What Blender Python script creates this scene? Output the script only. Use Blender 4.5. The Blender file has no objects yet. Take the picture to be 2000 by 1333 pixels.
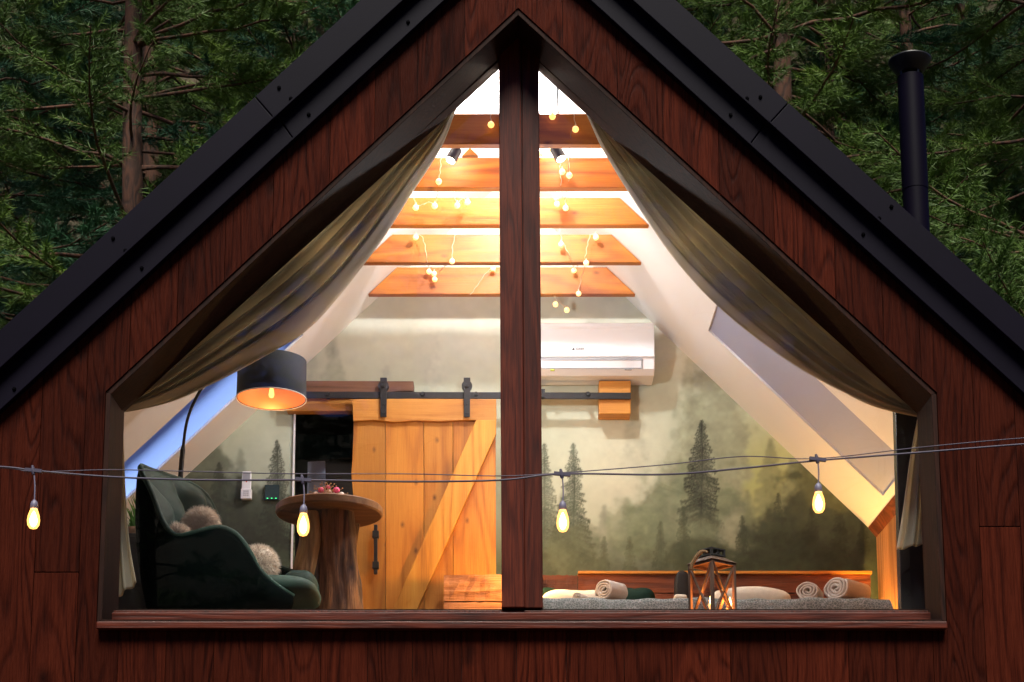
import bpy, math, random
import numpy as np
from mathutils import Vector, Matrix
R = math.radians
random.seed(7); np.random.seed(7)
scn = bpy.context.scene
col = scn.collection

# ------------------------------------------------------------------ camera
EYE = 1.6; F = 3400.0; TH = R(9.8); PPX = 980.0; PPY = 1323.0
cam_d = bpy.data.cameras.new('camera'); cam = bpy.data.objects.new('camera', cam_d); col.objects.link(cam)
cam.location = (0, 0, EYE); cam.rotation_euler = (R(90) + TH, 0, 0)
cam_d.sensor_width = 36; cam_d.lens = F / 2000 * 36
cam_d.shift_x = (1000 - PPX) / 2000; cam_d.shift_y = (PPY - 666.5) / 2000
cam_d.clip_start = 0.1; cam_d.clip_end = 600
scn.camera = cam
# ------------------------------------------------------------------ sky, sun, exposure
world = bpy.data.worlds.new('World'); scn.world = world; world.use_nodes = True
wn = world.node_tree; wn.nodes.clear()
sky = wn.nodes.new('ShaderNodeTexSky'); sky.sky_type = 'NISHITA'; sky.sun_disc = False
sky.sun_elevation = R(1.0); sky.sun_rotation = R(200); sky.altitude = 300; sky.ozone_density = 4.0
bgn = wn.nodes.new('ShaderNodeBackground'); wo = wn.nodes.new('ShaderNodeOutputWorld')
bgn.inputs['Strength'].default_value = 0.15
tint = wn.nodes.new('ShaderNodeMix'); tint.data_type = 'RGBA'; tint.blend_type = 'MULTIPLY'; tint.inputs[0].default_value = 1
tint.inputs[7].default_value = (1.0, 0.92, 1.35, 1)
wn.links.new(sky.outputs[0], tint.inputs[6]); wn.links.new(tint.outputs[2], bgn.inputs[0]); wn.links.new(bgn.outputs[0], wo.inputs[0])
sd = bpy.data.lights.new('sun', 'SUN'); sd.energy = 3.7; sd.angle = R(25); sd.color = (1.0, 0.96, 0.84)
so = bpy.data.objects.new('sun', sd); col.objects.link(so); so.rotation_euler = (R(31), 0, R(2))
scn.view_settings.view_transform = 'Standard'; scn.view_settings.look = 'None'
scn.view_settings.exposure = 1.0; scn.view_settings.gamma = 1.0

# ------------------------------------------------------------------ measuring helpers
def ray(px, py):
    u = (px - PPX) / F; v = (PPY - py) / F
    return Vector((u, math.cos(TH) - v * math.sin(TH), math.sin(TH) + v * math.cos(TH)))
def P(px, py, d):
    r = ray(px, py); return r * (d / r.y) + Vector((0, 0, EYE))
def Pz(px, py, z):
    r = ray(px, py); return r * ((z - EYE) / r.z) + Vector((0, 0, EYE))
def on_plane(px, py, p0, n):
    r = ray(px, py); o = Vector((0, 0, EYE)); return o + r * ((p0 - o).dot(n) / r.dot(n))

# ------------------------------------------------------------------ materials
def new_mat(name):
    m = bpy.data.materials.new(name); m.use_nodes = True; nt = m.node_tree
    return m, nt, nt.nodes['Principled BSDF'], nt.nodes['Material Output']
def mth(nt, op, a, b=None, c=None):
    n = nt.nodes.new('ShaderNodeMath'); n.operation = op
    for i, v in enumerate((a, b, c)):
        if v is None: continue
        if isinstance(v, (int, float)): n.inputs[i].default_value = v
        else: nt.links.new(v, n.inputs[i])
    return n.outputs[0]
def ramp(nt, fac, stops):
    n = nt.nodes.new('ShaderNodeValToRGB'); e = n.color_ramp.elements
    while len(e) < len(stops): e.new(0.5)
    for i, (p, c) in enumerate(stops):
        e[i].position = p; e[i].color = (*c, 1)
    nt.links.new(fac, n.inputs[0]); return n.outputs[0]
def noise(nt, vec, scale, detail=3, rough=.5, dist=0):
    n = nt.nodes.new('ShaderNodeTexNoise'); n.inputs['Scale'].default_value = scale
    n.inputs['Detail'].default_value = detail; n.inputs['Roughness'].default_value = rough
    n.inputs['Distortion'].default_value = dist
    if vec is not None: nt.links.new(vec, n.inputs['Vector'])
    return n.outputs[0]
def bump(nt, h, bsdf, strength, dist=.004):
    b = nt.nodes.new('ShaderNodeBump'); b.inputs['Strength'].default_value = strength
    b.inputs['Distance'].default_value = dist
    nt.links.new(h, b.inputs['Height']); nt.links.new(b.outputs[0], bsdf.inputs['Normal'])
def coords(nt, use_rnd=True):
    tc = nt.nodes.new('ShaderNodeTexCoord'); v = tc.outputs['Object']
    if use_rnd:
        a = nt.nodes.new('ShaderNodeAttribute'); a.attribute_name = 'rnd'
        m = nt.nodes.new('ShaderNodeVectorMath'); m.operation = 'MULTIPLY_ADD'
        cmb = nt.nodes.new('ShaderNodeCombineXYZ')
        for i in range(3): nt.links.new(a.outputs['Fac'], cmb.inputs[i])
        nt.links.new(cmb.outputs[0], m.inputs[0]); m.inputs[1].default_value = (17, 9, 23)
        nt.links.new(v, m.inputs[2]); return m.outputs[0], a.outputs['Fac']
    return v, None
def scaled(nt, v, s):
    m = nt.nodes.new('ShaderNodeMapping'); m.inputs['Scale'].default_value = s
    nt.links.new(v, m.inputs[0]); return m.outputs[0]
def mixc(nt, fac, a, b, mode='MIX'):
    n = nt.nodes.new('ShaderNodeMix'); n.data_type = 'RGBA'; n.blend_type = mode
    for i, v in ((0, fac), (6, a), (7, b)):
        if isinstance(v, (int, float)): n.inputs[i].default_value = v
        elif isinstance(v, tuple): n.inputs[i].default_value = (*v, 1)
        else: nt.links.new(v, n.inputs[i])
    return n.outputs[2]
def wood(name, dark, mid, light, axis='Z', freq=5.0, lines=14, along=.14, rough=.5, bstr=.5, var=.35, knots=0, spec=.4, finew=.5, pw=1.6, kdark=.45):
    m, nt, b, o = new_mat(name)
    v, rf = coords(nt)
    i = 'XYZ'.index(axis); s = [1, 1, 1]; s[i] = along; s2 = [1, 1, 1]; s2[i] = .035
    n1 = noise(nt, scaled(nt, v, s), freq, 1.5, .45, .25)
    con = mth(nt, 'MULTIPLY_ADD', mth(nt, 'SINE', mth(nt, 'MULTIPLY', n1, lines * 6.283)), .5, .5)
    con = mth(nt, 'POWER', con, pw)
    fib = noise(nt, scaled(nt, v, s2), 150, 4, .65)
    fib = mth(nt, 'MULTIPLY_ADD', fib, 2.4, -.7)
    brk = noise(nt, scaled(nt, v, s), freq * 2.2, 3, .6)
    con = mth(nt, 'MULTIPLY', con, mth(nt, 'MULTIPLY_ADD', brk, 1.6, -.2))
    t = mth(nt, 'ADD', mth(nt, 'MULTIPLY', con, 1 - finew), mth(nt, 'MULTIPLY', fib, finew))
    c = ramp(nt, t, [(.05, light), (.45, mid), (.95, dark)])
    big = noise(nt, scaled(nt, v, s), 1.7, 3, .6)
    val = mth(nt, 'ADD', mth(nt, 'MULTIPLY_ADD', rf, var, 1 - var / 2), mth(nt, 'MULTIPLY_ADD', big, .7, -.35))
    cc = nt.nodes.new('ShaderNodeCombineColor')
    for k in range(3): nt.links.new(val, cc.inputs[k])
    c = mixc(nt, 1.0, c, cc.outputs[0], 'MULTIPLY')
    if knots:
        vo = nt.nodes.new('ShaderNodeTexVoronoi'); vo.inputs['Scale'].default_value = knots; vo.voronoi_dimensions = '2D'
        s3 = [1, 1, 1]; s3[i] = .6; sp_ = nt.nodes.new('ShaderNodeSeparateXYZ'); cb_ = nt.nodes.new('ShaderNodeCombineXYZ')
        nt.links.new(scaled(nt, v, s3), sp_.inputs[0]); nt.links.new(sp_.outputs[0], cb_.inputs[0]); nt.links.new(sp_.outputs[2], cb_.inputs[1])
        nt.links.new(cb_.outputs[0], vo.inputs['Vector'])
        wob_ = noise(nt, v, 30, 2, .5)
        k = mth(nt, 'ADD', mth(nt, 'MULTIPLY_ADD', vo.outputs['Distance'], -14, 1.05), mth(nt, 'MULTIPLY_ADD', wob_, .8, -.4)); k = mth(nt, 'MULTIPLY', k, .8)
        kn = nt.nodes.new('ShaderNodeClamp'); nt.links.new(k, kn.inputs[0])
        c = mixc(nt, kn.outputs[0], c, tuple(x * kdark for x in dark))
    nt.links.new(c, b.inputs['Base Color'])
    b.inputs['Roughness'].default_value = rough; b.inputs['Specular IOR Level'].default_value = spec
    bump(nt, mth(nt, 'SUBTRACT', 1.0, t), b, bstr)
    return m
def plain(name, c, rough=.5, metal=0, spec=.5, nscale=0, namt=.2, bstr=0, emit=None, estr=0):
    m, nt, b, o = new_mat(name)
    b.inputs['Base Color'].default_value = (*c, 1); b.inputs['Roughness'].default_value = rough
    b.inputs['Metallic'].default_value = metal; b.inputs['Specular IOR Level'].default_value = spec
    if nscale:
        v, _ = coords(nt, False); n = noise(nt, v, nscale, 5, .6)
        c2 = ramp(nt, n, [(.25, tuple(x * (1 - namt) for x in c)), (.75, tuple(min(1, x * (1 + namt)) for x in c))])
        nt.links.new(c2, b.inputs['Base Color'])
        if bstr: bump(nt, n, b, bstr)
    if emit: b.inputs['Emission Color'].default_value = (*emit, 1); b.inputs['Emission Strength'].default_value = estr
    return m
M = {}
M['clad'] = wood('cladding_wood', (.0042, .0006, .0003), (.033, .0048, .0019), (.060, .0100, .0040), 'Z', 6, 13, .13, .58, 1.6, .65, knots=1.7, spec=.05, finew=.50, pw=3.5, kdark=1.6)
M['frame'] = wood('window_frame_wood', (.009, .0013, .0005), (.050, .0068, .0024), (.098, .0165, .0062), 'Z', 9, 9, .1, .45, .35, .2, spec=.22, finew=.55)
M['frame_h'] = wood('window_frame_wood_level', (.009, .0013, .0005), (.050, .0068, .0024), (.098, .0165, .0062), 'X', 9, 9, .1, .45, .35, .2, spec=.25, finew=.55)
M['beam'] = wood('beam_pine', (.18, .036, .004), (.38, .108, .010), (.48, .165, .018), 'X', 5, 7, .12, .5, .25, .25, knots=4.6, finew=.35)
M['pine'] = wood('door_pine', (.22, .060, .006), (.46, .160, .014), (.58, .235, .028), 'Z', 4.5, 8, .11, .5, .3, .3, knots=5.0, finew=.35)
M['pine_light'] = wood('brace_pine', (.30, .10, .010), (.58, .24, .026), (.66, .32, .045), 'Z', 4.5, 7, .11, .5, .3, .1, knots=3.5, finew=.35)
M['pine_h'] = wood('level_pine', (.28, .09, .012), (.47, .18, .024), (.55, .24, .040), 'X', 5, 7, .12, .5, .3, .25, finew=.35)
M['board_brown'] = wood('brown_board', (.045, .018, .009), (.12, .048, .022), (.17, .07, .035), 'X', 6, 7, .12, .5, .3, .3, finew=.4)
M['board_red'] = wood('headboard_wood', (.02, .005, .002), (.11, .026, .008), (.20, .052, .016), 'X', 5, 9, .10, .55, 1.2, .5, finew=.4)
M['stand'] = wood('nightstand_wood', (.05, .016, .006), (.27, .105, .036), (.40, .18, .07), 'X', 6, 8, .14, .6, 1.6, .35, finew=.35)
M['post'] = wood('knee_wall_wood', (.20, .06, .014), (.50, .20, .055), (.62, .29, .09), 'Z', 5, 8, .10, .6, .6, .35, finew=.4)
M['log'] = wood('log_wood', (.010, .004, .002), (.095, .034, .012), (.30, .125, .045), 'Z', 10, 4, .14, .65, 1.6, .3, knots=5, finew=.4)
M['slab'] = wood('table_slab_wood', (.07, .03, .012), (.18, .085, .035), (.25, .125, .055), 'X', 5, 7, .25, .5, .3, .3, finew=.35)
M['lantern'] = wood('lantern_wood', (.02, .010, .007), (.06, .033, .022), (.10, .058, .038), 'Z', 12, 6, .12, .7, .4, .3, finew=.5)
M['metal_dark'] = plain('roof_sheet_metal', (.0026, .0015, .0062), .5, .0, .07, 3, .2, 0)
M['black'] = plain('black_iron', (.012, .012, .014), .45, .3, .5, 30, .3, .15)
M['black_soft'] = plain('black_matt', (.010, .010, .012), .7)
M['screw'] = plain('black_screw', (.0012, .0010, .002), .8, 0, .02)
M['soffit'] = plain('dark_wall_paint', (.03, .025, .025), .8, 0, .3, 4, .3)
M['plaster'] = plain('white_plaster', (.82, .81, .79), .75, 0, .3, 2.5, .035, .05)
M['white_plastic'] = plain('white_plastic', (.80, .80, .82), .28)
M['grey_plastic'] = plain('grey_plastic', (.30, .31, .33), .4)
M['floor_w'] = wood('floor_boards', (.04, .02, .01), (.12, .06, .03), (.17, .09, .05), 'Y', 5, 7, .1, .45, .3, .3)
def velvet():
    m, nt, b, o = new_mat('green_velvet'); v, _ = coords(nt, False)
    n = noise(nt, v, 9, 4, .6)
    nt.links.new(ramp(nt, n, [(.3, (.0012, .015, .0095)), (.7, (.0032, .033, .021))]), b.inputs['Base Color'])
    b.inputs['Roughness'].default_value = .75; b.inputs['Sheen Weight'].default_value = .12
    b.inputs['Sheen Tint'].default_value = (.1, .5, .35, 1); b.inputs['Sheen Roughness'].default_value = .4
    return m
M['velvet'] = velvet()
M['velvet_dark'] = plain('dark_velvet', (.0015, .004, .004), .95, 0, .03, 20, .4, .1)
M['fur'] = plain('cream_fur', (.86, .77, .67), .9, 0, .1)
M['towel'] = plain('beige_towel', (.62, .56, .50), .95, 0, .1, 220, .25, .6)
M['pillow'] = plain('cream_pillow', (.70, .62, .50), .9, 0, .1, 40, .08, .3)
M['pillow_green'] = plain('green_pillow', (.004, .022, .014), .85, 0, .2, 60, .2, .3)
M['rope'] = plain('jute_rope', (.12, .07, .035), .9, 0, .1, 90, .4, .6)
M['grassblade'] = plain('plant_green', (.07, .20, .03), .6, 0, .3, 20, .4)
M['bark'] = wood('pine_bark', (.016, .008, .006), (.060, .028, .018), (.13, .050, .027), 'Z', 9, 5, .3, .85, 1.5, .2, finew=.4)
M['bark_pot'] = wood('bark_pot', (.03, .015, .01), (.22, .13, .08), (.38, .25, .17), 'X', 14, 6, .3, .8, 2.0, .3, finew=.4)
M['pinkp'] = plain('pink_petal', (.75, .08, .25), .6)
M['whitep'] = plain('white_petal', (.80, .70, .66), .6)
M['stemp'] = plain('gold_stem', (.45, .25, .10), .6)
M['led'] = plain('green_led', (.02, .4, .1), .5, emit=(.05, 1, .3), estr=1.2)
M['ink'] = plain('dark_print', (.03, .03, .04), .5)
M['sticker'] = plain('yellow_green_sticker', (.45, .5, .05), .5)
M['earth'] = plain('forest_floor', (.05, .038, .025), .95, 0, .1, 1.2, .5, .8)
M['tile'] = plain('dark_bathroom_tile', (.035, .034, .036), .25, 0, .5, 3, .3)
M['towel_blue'] = plain('pale_blue_towel', (.30, .36, .50), .9)
M['dark_glass'] = plain('dark_teal_glass', (.01, .03, .04), .1)
M['candle'] = plain('candle_wax', (.85, .6, .35), .5, emit=(1, .25, .03), estr=.7)
M['flame'] = plain('candle_flame', (1, .6, .2), .5, emit=(1, .50, .13), estr=16)
M['bulb_on'] = plain('lit_bulb', (1, .8, .5), .3, emit=(1.0, .60, .21), estr=1.5)
def lit_glass(name, c, st, k=.5):   # glowing thin glass: gives light and lets the filament's light pass
    m, nt, b, o = new_mat(name); tr = nt.nodes.new('ShaderNodeBsdfTransparent'); e = nt.nodes.new('ShaderNodeEmission')
    e.inputs[0].default_value = (*c, 1); e.inputs[1].default_value = st / (1 - k); mx = nt.nodes.new('ShaderNodeMixShader'); mx.inputs[0].default_value = 1 - k
    nt.links.new(tr.outputs[0], mx.inputs[1]); nt.links.new(e.outputs[0], mx.inputs[2]); nt.links.new(mx.outputs[0], o.inputs[0]); return m
M['bulb_on'] = lit_glass('lit_bulb_glass', (1.0, .44, .09), 1.3, .4)
M['flame'] = lit_glass('candle_flame', (1, .50, .13), 7, .5)
M['opal'] = lit_glass('added_globe_glass', (1, .85, .65), 3, .7)
M['warm_lamp'] = lit_glass('added_bedside_glass', (1, .45, .12), 3, .7)
M['reveal'] = wood('shaded_reveal_wood', (.004, .0012, .0008), (.014, .004, .0022), (.028, .008, .0042), 'Z', 9, 9, .1, .7, .3, .2, spec=.12, finew=.55)  # frame wood in darker tones; the recess shade is put into the colour
M['fil'] = plain('lit_filament', (1, .8, .5), .3, emit=(1.0, .72, .36), estr=7)
M['fairy'] = plain('lit_fairy_bulb', (1, .8, .5), .3, emit=(1.0, .55, .13), estr=1.0)
M['wire'] = plain('clear_wire', (.55, .40, .26), .5)
M['cable'] = plain('string_light_cable', (.035, .028, .058), .6)
M['socket'] = plain('grey_bulb_socket', (.12, .11, .17), .5)
def cloth(name, c, tr, stripes=True):
    m, nt, b, o = new_mat(name); v, _ = coords(nt, False)
    n = noise(nt, v, 2.2, 3, .5, .2); f = noise(nt, v, 260, 2, .6)
    a = ramp(nt, n, [(.3, tuple(x * .7 for x in c)), (.7, tuple(x * 1.25 for x in c))])
    nt.links.new(a, b.inputs['Base Color']); b.inputs['Roughness'].default_value = .8
    b.inputs['Sheen Weight'].default_value = .25
    bump(nt, f, b, .25, .001)
    t = nt.nodes.new('ShaderNodeBsdfTranslucent')
    nt.links.new(ramp(nt, n, [(.3, tuple(x * .7 for x in tr)), (.7, tuple(min(1, x * 1.2) for x in tr))]), t.inputs[0])
    mx = nt.nodes.new('ShaderNodeMixShader'); mx.inputs[0].default_value = .55
    nt.links.new(b.outputs[0], mx.inputs[1]); nt.links.new(t.outputs[0], mx.inputs[2]); nt.links.new(mx.outputs[0], o.inputs[0])
    return m
M['curtain'] = cloth('taupe_curtain', (.46, .43, .36), (.70, .63, .46))
M['blind'] = plain('skylight_blind', (.38, .41, .56), .9)
def blind_open():
    m, nt, b, o = new_mat('sky_tinted_skylight_glass')
    t = nt.nodes.new('ShaderNodeBsdfTranslucent'); t.inputs[0].default_value = (.52, .66, 1, 1)  # blue of the sky beyond is put into the pane colour
    d = nt.nodes.new('ShaderNodeBsdfDiffuse'); d.inputs[0].default_value = (.22, .26, .4, 1)
    mx = nt.nodes.new('ShaderNodeMixShader'); mx.inputs[0].default_value = .15
    nt.links.new(t.outputs[0], mx.inputs[1]); nt.links.new(d.outputs[0], mx.inputs[2]); nt.links.new(mx.outputs[0], o.inputs[0])
    return m
M['sky_pane'] = blind_open()
M['slab_z'] = wood('leg_wood', (.06, .03, .012), (.24, .13, .045), (.36, .21, .08), 'Z', 5, 8, .12, .55, .5, .3, knots=4, finew=.4)
def glass(name, base=.065, rough=0.0, tintc=(1, 1, 1)):
    m, nt, b, o = new_mat(name)
    tr = nt.nodes.new('ShaderNodeBsdfTransparent'); tr.inputs[0].default_value = (*tintc, 1)
    g = nt.nodes.new('ShaderNodeBsdfGlossy'); g.inputs['Roughness'].default_value = rough
    lw = nt.nodes.new('ShaderNodeLayerWeight'); lw.inputs[0].default_value = .5
    f = mth(nt, 'MULTIPLY_ADD', mth(nt, 'POWER', lw.outputs['Facing'], 4), .6, base)
    mx = nt.nodes.new('ShaderNodeMixShader'); nt.links.new(f, mx.inputs[0])
    nt.links.new(tr.outputs[0], mx.inputs[1]); nt.links.new(g.outputs[0], mx.inputs[2]); nt.links.new(mx.outputs[0], o.inputs[0])
    return m
M['glass'] = glass('window_glass', .031)
M['bulbglass'] = glass('bulb_glass', .05, .02, (1, .9, .75))
def spread():
    m, nt, b, o = new_mat('patterned_bedspread'); v, _ = coords(nt, False)
    vo = nt.nodes.new('ShaderNodeTexVoronoi'); vo.inputs['Scale'].default_value = 75; vo.feature = 'DISTANCE_TO_EDGE'
    nt.links.new(v, vo.inputs['Vector']); n = noise(nt, v, 110, 3, .6, 1.5)
    k = mth(nt, 'MULTIPLY_ADD', vo.outputs[0], 1.5, mth(nt, 'MULTIPLY', n, .75))
    nt.links.new(ramp(nt, k, [(.40, (.36, .37, .36)), (.55, (.13, .15, .14))]), b.inputs['Base Color'])
    b.inputs['Roughness'].default_value = .9; bump(nt, n, b, .6)
    return m
M['spread'] = spread()
def needle_mat(name, a, bcol):
    m, nt, b, o = new_mat(name); v, rf = coords(nt)
    oi = nt.nodes.new('ShaderNodeObjectInfo')
    tc = nt.nodes.new('ShaderNodeTexCoord'); n = noise(nt, tc.outputs['Object'], .9, 2, .5)
    k = mth(nt, 'ADD', mth(nt, 'MULTIPLY', rf, .45), mth(nt, 'MULTIPLY_ADD', n, 1.0, -.15))
    k = mth(nt, 'ADD', k, mth(nt, 'MULTIPLY_ADD', oi.outputs['Random'], .3, -.15))
    c = ramp(nt, k, [(.15, a), (.6, tuple((x + y) / 2 for x, y in zip(a, bcol))), (.95, bcol)])
    nt.links.new(c, b.inputs['Base Color']); b.inputs['Roughness'].default_value = .55
    b.inputs['Specular IOR Level'].default_value = .3
    return m
M['needle'] = needle_mat('pine_needles', (.030, .074, .026), (.150, .240, .034))
M['needle_blue'] = needle_mat('cool_pine_needles', (.018, .065, .042), (.070, .190, .075))
M['needle_dry'] = needle_mat('dry_pine_needles', (.060, .045, .022), (.150, .110, .050))

# ------------------------------------------------------------------ object helpers
WL = {}
def tag(o, label=None, cat=None, group=None, kind=None):
    if label: o['label'] = label
    if cat: o['category'] = cat
    if group: o['group'] = group
    if kind: o['kind'] = kind
    return o
def thing(name, loc, label, cat, group=None):
    o = bpy.data.objects.new(name, None); col.objects.link(o); o.location = loc; o.empty_display_size = .1
    WL[o.name] = Vector(loc); return tag(o, label, cat, group)
class MB:
    def __init__(s): s.v = []; s.f = []; s.r = []; s.sm = []
    def add(s, vs, fs, rnd=None, smooth=False):
        n = len(s.v); s.v += [tuple(v) for v in vs]; r = random.random() if rnd is None else rnd
        for f in fs: s.f.append(tuple(i + n for i in f)); s.r.append(r); s.sm.append(smooth)
    def hexa(s, c, rnd=None):   # 8 corners: bottom 4 then top 4
        s.add(c, [(0, 3, 2, 1), (4, 5, 6, 7), (0, 1, 5, 4), (1, 2, 6, 5), (2, 3, 7, 6), (3, 0, 4, 7)], rnd)
    def box(s, a, b, rnd=None):
        x0, y0, z0 = a; x1, y1, z1 = b
        s.hexa([(x0, y0, z0), (x1, y0, z0), (x1, y1, z0), (x0, y1, z0), (x0, y0, z1), (x1, y0, z1), (x1, y1, z1), (x0, y1, z1)], rnd)
    def prism(s, pts, y0, y1, rnd=None):   # pts: (x,z) outline, extruded along depth
        n = len(pts); a = sum(pts[i][0] * pts[(i + 1) % n][1] - pts[(i + 1) % n][0] * pts[i][1] for i in range(n))
        if a < 0: pts = pts[::-1]
        vs = [(x, y0, z) for x, z in pts] + [(x, y1, z) for x, z in pts]
        fs = [tuple(range(n)), tuple(range(2 * n - 1, n - 1, -1))]
        fs += [(i, i + n, (i + 1) % n + n, (i + 1) % n) for i in range(n)]
        s.add(vs, fs, rnd)
    def prismv(s, pts, off, rnd=None):     # 3d outline moved by a vector
        n = len(pts); off = Vector(off); pts = [Vector(p) for p in pts]
        vs = pts + [p + off for p in pts]
        fs = [tuple(range(n)), tuple(range(2 * n - 1, n - 1, -1))]
        fs += [(i, i + n, (i + 1) % n + n, (i + 1) % n) for i in range(n)]
        s.add(vs, fs, rnd)
    def bar(s, a, b, w, h, up=(0, 0, 1), rnd=None):
        a = Vector(a); b = Vector(b); t = (b - a).normalized(); up = Vector(up)
        sd = t.cross(up)
        if sd.length < 1e-4: sd = t.cross(Vector((1, 0, 0)))
        sd.normalize(); u = sd.cross(t); sd = sd * w / 2; u = u * h / 2
        s.hexa([a - sd - u, a + sd - u, b + sd - u, b - sd - u, a - sd + u, a + sd + u, b + sd + u, b - sd + u], rnd)
    def tube(s, pts, rad, seg=8, rnd=None, cap=True, smooth=True):
        pts = [Vector(p) for p in pts]; n = len(pts)
        if isinstance(rad, (int, float)): rad = [rad] * n
        vs = []; t0 = (pts[1] - pts[0]).normalized()
        a = t0.orthogonal().normalized()
        for i in range(n):
            t = (pts[min(i + 1, n - 1)] - pts[max(i - 1, 0)])
            t = t.normalized() if t.length > 1e-9 else t0
            a = (a - t * a.dot(t)); a = a.normalized() if a.length > 1e-6 else t.orthogonal().normalized()
            b = t.cross(a)
            for k in range(seg):
                w = 2 * math.pi * k / seg; vs.append(pts[i] + (a * math.cos(w) + b * math.sin(w)) * rad[i])
        fs = [(i * seg + k, i * seg + (k + 1) % seg, (i + 1) * seg + (k + 1) % seg, (i + 1) * seg + k) for i in range(n - 1) for k in range(seg)]
        s.add(vs, fs, rnd, smooth)
        if cap:
            q = list(range(seg)); s.add(vs[:seg], [tuple(q[::-1])], rnd, False); s.add(vs[(n - 1) * seg:], [tuple(q)], rnd, False)
    def lathe(s, c, prof, seg=32, rnd=None, smooth=True, cap=True, sx=1, sy=1):  # prof: (r,z)
        c = Vector(c); vs = []; n = len(prof)
        for r, z in prof:
            for k in range(seg):
                w = 2 * math.pi * k / seg; vs.append(c + Vector((r * sx * math.cos(w), r * sy * math.sin(w), z)))
        fs = [(i * seg + k, i * seg + (k + 1) % seg, (i + 1) * seg + (k + 1) % seg, (i + 1) * seg + k) for i in range(n - 1) for k in range(seg)]
        s.add(vs, fs, rnd, smooth)
        if cap:
            q = list(range(seg))
            if prof[0][0] > 2e-3: s.add(vs[:seg], [tuple(q[::-1])], rnd, False)
            if prof[-1][0] > 2e-3: s.add(vs[(n - 1) * seg:], [tuple(q)], rnd, False)
    def ball(s, c, r, seg=12, rings=8, sz=1, rnd=None):
        s.lathe(c, [(max(r * math.sin(math.pi * i / rings), 1e-4), -r * sz * math.cos(math.pi * i / rings)) for i in range(rings + 1)], seg, rnd, True, False)
    def grid(s, G, rnd=None, smooth=True, close=False):   # G[i][j] points
        n = len(G); m = len(G[0]); vs = [p for row in G for p in row]
        fs = [(i * m + j, i * m + (j + 1) % m, (i + 1) * m + (j + 1) % m, (i + 1) * m + j) for i in range(n - 1) for j in range(m if close else m - 1)]
        s.add(vs, fs, rnd, smooth)
    def build(s, name, mat, parent=None, bevel=0, sub=0, solid=0, label=None, loc=None):
        off = Vector((0, 0, 0))
        if parent is not None: off = WL[parent.name]
        elif loc is not None: off = Vector(loc)
        me = bpy.data.meshes.new(name)
        me.from_pydata([(v[0] - off.x, v[1] - off.y, v[2] - off.z) for v in s.v], [], s.f)
        at = me.attributes.new('rnd', 'FLOAT', 'FACE'); at.data.foreach_set('value', np.array(s.r, dtype=np.float32))
        me.polygons.foreach_set('use_smooth', np.array(s.sm, dtype=bool))
        me.materials.append(mat); me.update()
        o = bpy.data.objects.new(name, me); col.objects.link(o)
        if parent is not None: o.parent = parent
        else: o.location = off
        WL[o.name] = off.copy()
        if solid: md = o.modifiers.new('solid', 'SOLIDIFY'); md.thickness = solid; md.offset = 0
        if bevel:
            md = o.modifiers.new('bevel', 'BEVEL'); md.width = bevel; md.segments = 2; md.limit_method = 'ANGLE'; md.angle_limit = R(40)
        if sub: md = o.modifiers.new('sub', 'SUBSURF'); md.levels = sub; md.render_levels = sub
        if label: o['label'] = label
        return o
def spline(pts, n=8):
    pts = [Vector(p) for p in pts]; out = []
    for i in range(len(pts) - 1):
        p0 = pts[max(i - 1, 0)]; p1 = pts[i]; p2 = pts[i + 1]; p3 = pts[min(i + 2, len(pts) - 1)]
        for k in range(n):
            t = k / n
            out.append(.5 * ((2 * p1) + (p2 - p0) * t + (2 * p0 - 5 * p1 + 4 * p2 - p3) * t * t + (3 * p1 - p0 - 3 * p2 + p3) * t ** 3))
    out.append(pts[-1]); return out
def xz(px, py, d): p = P(px, py, d); return (p.x, p.z)
def lamp(name, loc, power, color, rad=.05, parent=None):
    l = bpy.data.lights.new(name, 'POINT'); l.energy = power; l.color = color; l.shadow_soft_size = rad
    o = bpy.data.objects.new(name, l); col.objects.link(o)
    if parent is not None: o.parent = parent; o.location = Vector(loc) - WL[parent.name]
    else: o.location = loc
    return o
def fbm(shape, cell, seed, octaves=4, rough=.5, stretch=(1, 1)):
    rs = np.random.RandomState(seed); h, w = shape; out = np.zeros(shape); amp = 1; tot = 0
    for k in range(octaves):
        ch = max(1.0, cell * stretch[0] / 2 ** k); cw = max(1.0, cell * stretch[1] / 2 ** k)
        gh = int(h / ch) + 3; gw = int(w / cw) + 3; g = rs.rand(gh, gw)
        yy = np.arange(h) / ch; xx = np.arange(w) / cw; y0 = yy.astype(int); x0 = xx.astype(int)
        fy = (yy - y0)[:, None]; fx = (xx - x0)[None, :]; fy = fy * fy * (3 - 2 * fy); fx = fx * fx * (3 - 2 * fx)
        a = g[y0][:, x0]; b = g[y0][:, x0 + 1]; c = g[y0 + 1][:, x0]; d = g[y0 + 1][:, x0 + 1]
        out += amp * ((a * (1 - fx) + b * fx) * (1 - fy) + (c * (1 - fx) + d * fx) * fy); tot += amp; amp *= rough
    return out / tot

# ================================================================== SETTING
WALL = 7.10; GL = 7.34; BACK = 9.67
g = MB(); g.add([(-300, -300, 0), (300, -300, 0), (300, 300, 0), (-300, 300, 0)], [(0, 1, 2, 3)])
tag(g.build('ground', M['earth']), kind='structure')
g = MB(); GX = np.linspace(-60, 60, 61); G = []
for j, y in enumerate(np.linspace(27, 62, 30)):
    G.append([Vector((x, y + 1.5 * math.sin(x * .21), max(-.4, (y - 27) * 1.35 + 1.3 * math.sin(x * .35 + y * .3) + .5 * math.sin(x * 1.1 - y * .7)))) for x in GX])
g.grid(G); tag(g.build('hillside', M['earth']), kind='structure')

cabin = thing('cabin', (0, WALL, 0), 'dark brown plank cabin with steep black metal roof and big gable window', 'cabin')

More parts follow.
